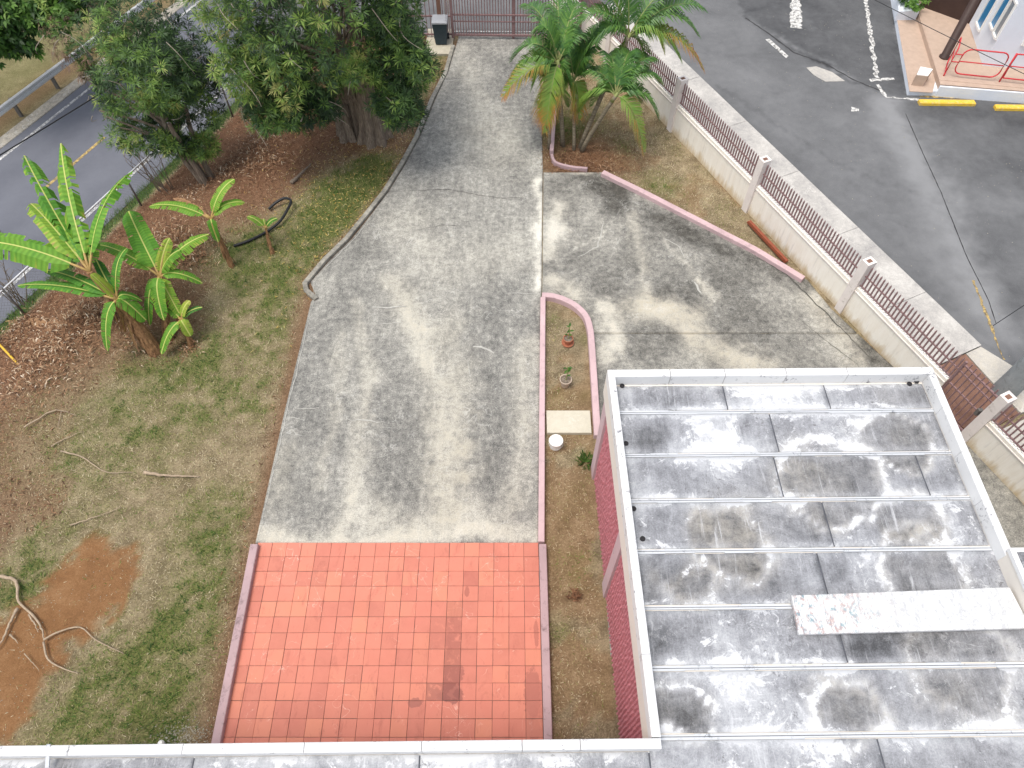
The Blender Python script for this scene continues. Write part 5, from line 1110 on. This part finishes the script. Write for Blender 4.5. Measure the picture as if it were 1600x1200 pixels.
# bucket
c = at(868, 696, 0); bk = thing('bucket', 'round white plastic bucket with its lid on, in the strip beside the stepping slab', 'bucket', c)
child(MB().lathe(c, [(.125, -.03), (.14, .20)], 24).build('body', M_bucket, smooth=False), bk); child(MB().lathe(c, [(.155, .202), (.16, .225), (.152, .238), (.135, .230), (.05, .232)], 24).build('lid', M_bucket), bk)
child(MB().tube([c + Vector((math.cos(a) * .165, math.sin(a) * .165 - .0, .17 - .07 * math.sin(max(0, a - 3.3) * 1.1))) for a in np.linspace(3.3, 6.1, 12)], .004, 5).build('handle', M_steel, smooth=True), bk)
def pot(name, label, px, m, r, h, saucer, seed):
    c = at(*px, -.02); root = thing('potted_plant', label, 'potted plant', c, 'two potted plants in the narrow planter')
    child(MB().lathe(c, [(r * .68, .0), (r * .95, h * .85), (r * 1.06, h * .85), (r * 1.08, h), (r * .95, h), (r * .9, h * .82), (r * .1, h * .8)], 20).build('pot', m), root)
    child(MB().lathe(c, [(r * .89, h * .78), (r * .89, h * .84), (r * .3, h * .87)], 16).build('soil', M_bark), root)
    if saucer: child(MB().lathe(c, [(r * .9, -.01), (r * 1.25, .0), (r * 1.35, .035), (r * 1.25, .035), (r * .9, .012)], 20).build('saucer', m), root)
    rg = random.Random(seed); mb = MB(); V = []; F = []; T = []
    st = c + Vector((0, 0, h * .8)); top = st + Vector((.02, .08, .42)); child(MB().tube([st, st.lerp(top, .5) + Vector((.02, 0, 0)), top], [.012, .01, .006], 5).build('stem', M_greenstem), root)
    for k in range(7):
        t = rg.uniform(.3, 1); p = st.lerp(top, t); a = rg.uniform(0, 6.28); d = Vector((math.cos(a), math.sin(a), rg.uniform(0, .7))).normalized(); L = rg.uniform(.1, .19); s = d.cross(Vector((0, 0, 1))).normalized() * .03; k_ = len(V)
        V += [p, p + d * L * .5 + s, p + d * L - Vector((0, 0, .03)), p + d * L * .5 - s]; F.append((k_, k_ + 1, k_ + 2, k_ + 3)); T += [rg.uniform(.2, .7)] * 4
    child(raw('leaves', V, F, M_broad, None, {'t': T}), root)
pot('p', 'green seedling in a terracotta pot standing on a round saucer', (887, 536), M_terra, .115, .2, True, 1)
pot('p', 'small plant leaning in a pale unglazed pot without saucer', (883, 602), M_pot2, .135, .26, False, 2)
# exposed roots / fallen branches on the lawn
def branch(label, px, rad, cat='branch', forks=(), name='fallen_branch', h=.03, m=None):
    rad *= .72
    P = smooth_line([at(x, y, h) for x, y in px], 5); P = [p + Vector((random.uniform(-.01, .01), random.uniform(-.01, .01), random.uniform(-.01, .02))) for p in P]; n = len(P); mb = MB().tube(P, [rad * (1 - .7 * i / (n - 1)) * random.uniform(.85, 1.15) for i in range(n)], 7)
    for f_ in forks: Q = smooth_line([at(x, y, h) for x, y in f_], 4); mb.tube(Q, [rad * .65 * (1 - .7 * i / (len(Q) - 1)) for i in range(len(Q))], 6)
    o = mb.build(name, m or M_branch, smooth=True); tag(o, label, cat, 'bleached branches and roots on the lawn'); return o
branch('thick pale stick lying flat across the middle of the lawn', [(226, 738), (250, 742), (280, 744), (312, 744)], .055)
branch('long forked bleached root running over the bare red soil', [(0, 900), (25, 908), (30, 940), (55, 965), (66, 985), (68, 1000)], .05, 'root', [[(68, 1000), (90, 988), (125, 980), (150, 1000), (193, 1021)], [(68, 1003), (75, 1030), (100, 1045), (122, 1052)]], 'exposed_root')
branch('pale curved root at the left photo edge beside the bare soil', [(28, 950), (15, 975), (4, 1000), (-10, 1020)], .045, 'root', name='exposed_root')
branch('short light brown stick on the soil left of the long forked root', [(44, 960), (55, 975), (60, 988)], .03)
branch('thin straight pale stick on the soil near the left edge, lower down', [(16, 991), (29, 1005)], .028)
branch('thin half-buried root above the thick stick, running up the lawn', [(38, 668), (75, 645), (95, 641), (120, 650)], .028, 'root', [[(96, 643), (90, 668)]], 'exposed_root', .01)
branch('faint dry branch lying above the middle of the lawn', [(80, 698), (100, 686), (130, 674)], .022, name='fallen_branch', h=.01)
branch('grey root bending down toward the thick stick', [(95, 705), (130, 715), (165, 737), (210, 738)], .028, 'root', name='exposed_root', h=.005)
branch('faint root curving through the dry grass above the bare soil', [(110, 820), (150, 808), (190, 792)], .02, 'root', name='exposed_root', h=.005)
branch('thin twig lying on the soil below the forked root', [(38, 1022), (52, 1036), (62, 1050)], .016)
branch('dark rotten log on the brown slope under the large tree', [(455, 285), (470, 272), (486, 256)], .08, 'log', name='log', m=M_bark, h=.02)
o = branch('brown stick propped in the dead leaves left of the thick banana stem', [(105, 498), (130, 470)], .06, name='fallen_branch', h=-.2)
def dead_leaf():
    a, b = on(12, 505), on(84, 512); o_ = thing('fallen_banana_leaf', 'curled yellow-brown fallen banana leaf by the fence at the left', 'leaf', a); banleaf(o_, a + Vector((0, 0, .15)), b + Vector((0, 0, .2)), .25, .14, .6, 9, True, .9)
dead_leaf()
# dried clump in the strip
V = []; F = []; T = []; c = at(897, 932, .03)
for k in range(60):
    a = random.uniform(0, 6.28); r = random.uniform(0, .13); p = c + Vector((math.cos(a) * r, math.sin(a) * r, random.uniform(0, .07))); d = Vector((random.uniform(-1, 1), random.uniform(-1, 1), random.uniform(.1, 1))).normalized() * .1; s = d.cross(Vector((0, 0, 1))).normalized() * .02; i = len(V); V += [p - s, p + s, p + d]; F.append((i, i + 1, i + 2)); T += [random.uniform(0, .5)] * 3
o = raw('dried_plant', V, F, M_litter, None, {'t': T}); tag(o, 'small dead grey-brown plant in the bare strip beside the pink wall', 'plant')
# weeds in the strip
def tuft(label, px, n, h, r, seed, name='weed', m=None, group='green weeds in the planting strip'):
    rg = random.Random(seed); V = []; F = []; T = []; c = on(*px)
    for k in range(n):
        a = rg.uniform(0, 6.28); q = rg.uniform(0, r); p = c + Vector((math.cos(a) * q, math.sin(a) * q, 0)); d = Vector((math.cos(a) * .6, math.sin(a) * .6, rg.uniform(.5, 1.2))).normalized() * h * rg.uniform(.6, 1.2); s = d.cross(Vector((0, 0, 1))).normalized() * .014; i = len(V)
        V += [p - s * .5, p + s * .5, p + d * .6 + s, p + d - Vector((0, 0, h * .25)), p + d * .6 - s]; F.append((i, i + 1, i + 2, i + 3, i + 4)); T += [rg.uniform(.1, .7)] * 5
    o = raw(name, V, F, m or M_tall, None, {'t': T}); tag(o, label, 'weed', group)
tuft('leafy green weed growing against the pink wall near its far end', (915, 722), 70, .2, .16, 1); 
# bare shrubs on the verge
for i, (px, py, lb) in enumerate([(40, 440, 'leafless brown shrub between the fence and road at the left'), (15, 300, 'bare reddish twigs rising against the road at the far left'), (255, 260, 'leafless brown stems left of the shaggy tree trunk')]):
    b = on(px, py + 40 if i != 1 else 400); mb = MB(); root = thing('bare_shrub', lb, 'shrub', b, 'leafless shrubs near the fence')
    for k in range(9 if i != 1 else 6):
        P = limb(mb, b + Vector((random.uniform(-.3, .3), random.uniform(-.2, .2), -.1)), b + Vector((random.uniform(-.9, .5), random.uniform(-.3, .6), random.uniform(1.0, 2.0))), .02, .006, .12, 6, 5, 600 + k + i * 20)
        for j in (3, 4, 5, 6): limb(mb, P[j], P[j] + Vector((random.uniform(-.35, .35), random.uniform(-.2, .3), random.uniform(.1, .4))), .009, .003, .2, 4, 4, 700 + k * 7 + j + i * 90)
    child(mb.build('stems', M_bark), root)

# ------------------------------------------------------------------ grass, litter, pebbles (nobody could count these)
def scatter(name, P, ang, tilt, L, W, T, m, label, cat, tri=True, bend=.0):
    n = len(P); d = np.stack([np.cos(ang) * np.cos(tilt), np.sin(ang) * np.cos(tilt), np.sin(tilt)], 1); s = np.stack([-np.sin(ang), np.cos(ang), np.zeros(n)], 1) * (W / 2)[:, None]
    if tri: V = np.stack([P - s, P + s, P + d * L[:, None]], 1); k = 3
    else:
        m_ = P + d * (L * .5)[:, None] + np.array([0, 0, 1.]) * (L * bend)[:, None]; V = np.stack([P, m_ + s, P + d * L[:, None], m_ - s], 1); k = 4
    o = raw(name, V.reshape(-1, 3), np.arange(n * k).reshape(-1, k), m, None, {'t': np.repeat(T, k)}); tag(o, label, cat, kind='stuff')
def ground_at(x, y): return gz(x, y)
gobj = bpy.data.objects['ground']; gco = np.empty(len(gobj.data.vertices) * 3, np.float32); gobj.data.vertices.foreach_get('co', gco); gco = gco.reshape(-1, 3)
xs_ = np.unique(gco[:, 0]); ys_ = np.unique(gco[:, 1]); Zg = gco[:, 2].reshape(len(ys_), len(xs_))
def gh(x, y):
    i = np.clip(np.searchsorted(xs_, x) - 1, 0, len(xs_) - 2); j = np.clip(np.searchsorted(ys_, y) - 1, 0, len(ys_) - 2); fx = (x - xs_[i]) / (xs_[i + 1] - xs_[i]); fy = (y - ys_[j]) / (ys_[j + 1] - ys_[j])
    return (Zg[j, i] * (1 - fx) + Zg[j, i + 1] * fx) * (1 - fy) + (Zg[j + 1, i] * (1 - fx) + Zg[j + 1, i + 1] * fx) * fy
DLp = [Vector((p.x, p.y)) for p in DL]; yarr = np.array([p.y for p in DL]); xarr = np.array([p.x for p in DL])
GAR_R = [GARDEN_S, at(1000, 290), at(1100, 341), at(1180, 382), at(1256, 428)]
def green_ok(x, y):
    """true where there is soil, not slab"""
    s = (x - RA[0]) * RN[0] + (y - RA[1]) * RN[1]
    xl = np.interp(y, yarr, xarr); left = (x < np.where(y < Y0, PX0 - .1, xl - .16)) & (s < -2.4) & (y < 26)
    outer = np.interp(y, [at(0, 680).y, at(0, 540).y, at(0, 512).y, at(0, 492).y, at(0, 476).y, at(0, 466).y], [1.72, 1.48, 1.42, 1.32, 1.05, .75]); strip = (x > .72) & (x < np.where(y < at(0, 690).y, 1.72, outer - .1)) & (y < at(0, 468).y) & (y > 1)
    wx = WA[0] + (WA[1] - y) * .4707 - .12; kx = np.interp(y, [KERB_E.y, at(0, 347).y, GARDEN_S.y, at(0, 255).y], [KERB_E.x - .2, at(1100, 347).x + .12, 2.1, 1.1]); tri = (x < wx) & (x > np.where(y > at(0, 255).y, .95, kx)) & (y > KERB_E.y + .3) & (y < 23.5)
    return left | strip | tri
n = 420000; x = RNG.uniform(-19, 6.5, n); y = RNG.uniform(.8, 24, n); ok = green_ok(x, y); x, y = x[ok], y[ok]; g, so, li = ground_fields(x, y)
dens = .45 + .55 * g; dens = dens * (1 - so * .93) * (1 - li * .86); ok = RNG.uniform(0, 1, len(x)) < dens; x, y, g = x[ok], y[ok], g[ok]; n = len(x)
cl_ = fbm(x, y, 9.0, 3, 212); T = np.clip(.92 - .72 * g + RNG.normal(0, .2, n) + (cl_ - .5) * .7, 0, 1); L = RNG.uniform(.04, .12, n) * (.8 + .5 * g)
scatter('grass', np.stack([x, y, gh(x, y) - .005], 1), RNG.uniform(0, 6.28, n), RNG.uniform(.15, 1.1, n), L, RNG.uniform(.009, .02, n), T, M_grass, 'patchy green and dry tan lawn grass left of the driveway', 'grass')
# verge grass beside the road
n = 22000; s = RNG.uniform(-2.7, -.75, n); t = RNG.uniform(-8, 16, n); P = RA + RN * s[:, None] + RD * t[:, None]; dn = fbm(P[:, 0], P[:, 1], .7, 4, 66); ok = RNG.uniform(0, 1, n) < sm(.3, .6, dn + .25 * gauss(s + 1.1, .5)); P, s = P[ok], s[ok]; n = len(P)
scatter('verge_grass', np.column_stack([P, gh(P[:, 0], P[:, 1])]), RNG.uniform(0, 6.28, n), RNG.uniform(.4, 1.4, n), RNG.uniform(.1, .28, n), RNG.uniform(.015, .03, n), np.clip(RNG.normal(.45, .2, n), 0, 1), M_tall, 'tall green verge grass between the road and the chain link fence', 'grass')
# dry leaf litter on the slope
n = 60000; x = RNG.uniform(-19, 6.5, n); y = RNG.uniform(3, 24, n); ok = green_ok(x, y); x, y = x[ok], y[ok]; g, so, li = ground_fields(x, y); ok = RNG.uniform(0, 1, len(x)) < li; x, y = x[ok], y[ok]; n = len(x)
scatter('leaf_litter', np.stack([x, y, gh(x, y) + .005], 1), RNG.uniform(0, 6.28, n), RNG.uniform(-.05, .35, n), RNG.uniform(.05, .15, n), RNG.uniform(.01, .028, n), RNG.uniform(0, .85, n) ** 1.3, M_litter, 'reddish brown fallen leaves covering the slope under the trees', 'leaf litter', False, .12)
# big dead banana leaf scraps
Ps = []
for (px, py, r_, nn_) in [(110, 520, 1.3, 1900), (60, 580, 1.2, 1000), (180, 480, .9, 700), (250, 390, 1.1, 1000), (290, 400, .8, 500), (400, 225, 1.1, 600), (420, 250, .9, 400), (30, 520, .9, 600), (300, 300, 1.1, 500), (370, 260, 1.0, 400), (225, 545, .5, 90), (300, 540, .35, 80)]:
    q = on(px, py); Ps.append(np.stack([RNG.normal(q.x, r_ * .5, nn_), RNG.normal(q.y, r_ * .45, nn_)], 1))
P = np.vstack(Ps); s = (P - RA) @ RN; P = P[s < -2.6]; n = len(P)
scatter('dead_banana_leaves', np.column_stack([P, gh(P[:, 0], P[:, 1]) + RNG.uniform(0, .12, n)]), RNG.uniform(0, 6.28, n), RNG.normal(.05, .3, n), RNG.uniform(.05, .22, n), RNG.uniform(.01, .036, n), np.clip(RNG.normal(.5, .28, n), 0, 1), M_litter, 'heap of dead pale brown banana leaves and cut stems by the fence', 'leaf heap', False, .18)
# yellow fallen leaves under the large tree, plus a few on grass
n = 1500; x = RNG.normal(-4.2, 1.6, n); y = RNG.normal(16.3, 2.4, n); ok = green_ok(x, y); x, y = x[ok], y[ok]; n = len(x)
scatter('fallen_yellow_leaves', np.stack([x, y, gh(x, y) + .03], 1), RNG.uniform(0, 6.28, n), RNG.uniform(-.1, .3, n), RNG.uniform(.07, .14, n), RNG.uniform(.01, .018, n), RNG.uniform(0, 1, n), M_needle, 'narrow yellow fallen leaves scattered on the grass under the large tree', 'fallen leaves', False, .06)
# orange litter around the palm bed
n = 3500; x = RNG.normal(2.0, .75, n); y = RNG.normal(17.3, .6, n); ok = (x > .85) & (y > at(0, 268).y) & (y < 19); x, y = x[ok], y[ok]; n = len(x)
scatter('palm_litter', np.stack([x, y, gh(x, y) + .02], 1), RNG.uniform(0, 6.28, n), RNG.uniform(-.1, .5, n), RNG.uniform(.06, .2, n), RNG.uniform(.008, .02, n), np.clip(RNG.normal(.4, .2, n), 0, 1), M_litter, 'brown palm litter heaped around the palm stems', 'leaf litter', False, .1)
# pebbles by the patio corner and small chips on the soil
def pebbles(name, P, r, m, label):
    V = []; F = []
    base = np.array([(1, 0, 0), (0, 1, 0), (-1, 0, 0), (0, -1, 0), (0, 0, .8), (0, 0, -.6)], float); fc = np.array([(0, 1, 4), (1, 2, 4), (2, 3, 4), (3, 0, 4), (1, 0, 5), (2, 1, 5), (3, 2, 5), (0, 3, 5)])
    for i, p in enumerate(P): a = random.uniform(0, 3); c_, s_ = math.cos(a), math.sin(a); b = base * r[i] * np.array([1, random.uniform(.6, 1), .7]); b = np.stack([b[:, 0] * c_ - b[:, 1] * s_, b[:, 0] * s_ + b[:, 1] * c_, b[:, 2]], 1) + p; V.append(b); F.append(fc + 6 * i)
    o = raw(name, np.vstack(V), np.vstack(F), m); tag(o, label, 'pebbles', kind='stuff')
q = on(275, 1150); n = 420; P = np.stack([RNG.normal(q.x + .1, .28, n), RNG.normal(q.y, .13, n)], 1); P = P[P[:, 0] < PX0 - .12]; pebbles('pebbles', np.column_stack([P, gh(P[:, 0], P[:, 1])]), RNG.uniform(.008, .022, len(P)), M_pad, 'pale pebbles in the corner beside the patio kerb')
x = RNG.uniform(-13, -6, 1500); y = RNG.uniform(1.2, 6, 1500); ok = inpoly(x, y, SOIL); x, y = x[ok][:260], y[ok][:260]; pebbles('stone_chips', np.column_stack([x, y, gh(x, y)]), RNG.uniform(.005, .016, len(x)), M_pad, 'small white stone chips on the bare red soil')
x = RNG.uniform(7, 18, 2600); y = RNG.uniform(5, 26, 2600); off = (x - WA[0]) * WN[0] + (y - WA[1]) * WN[1]; dn = fbm(x, y, .6, 3, 88); ok = (off > 2.5) & (RNG.uniform(0, 1, 2600) < sm(.5, .7, dn) * .5 + .06 + .5 * gauss(np.hypot(x - at(1560, 540).x, y - at(1560, 540).y), 1.0)) & (y > x * 0 + 5) & ~((x > 12.3) & (y > 20)); x, y = x[ok], y[ok]
pebbles('lot_debris', np.column_stack([x, y, np.full(len(x), .004)]), RNG.uniform(.006, .02, len(x)), M_pad, 'pale grit and chips scattered on the parking lot asphalt')
o = MB().lathe(at(253, 1162, .0), [(.05, -.03), (.06, .05), (.04, .09)], 8).build('stone', M_bucket); tag(o, 'white rounded stone at the house wall beside the pebbles', 'stone')
# shrub in the white planter by the porch
pl = thing('planter', 'white planter with a low green shrub on the porch step', 'planter', at(1420, 12, .17))
child(MB().prism(ccw(poly_at([(1404, 18), (1437, 17), (1432, -25), (1402, -25)], .5)), .17, .5).build('box', M_bwall), pl)
P1, N1, T1 = lumpy(tuple(at(1422, 0, .75)), (.5, .6, .25), 160, 71, .4); V, F, t = rosettes(P1, N1, T1 + .15, 8, .12, .05, .2); child(raw('shrub', V, F, M_broad, None, {'t': t}), pl)['kind'] = 'stuff'
# white blocks standing for light under the pickets belong to the boundary wall; far ground beyond the frame is plain
print('triangles', sum(len(m.polygons) for m in bpy.data.meshes))
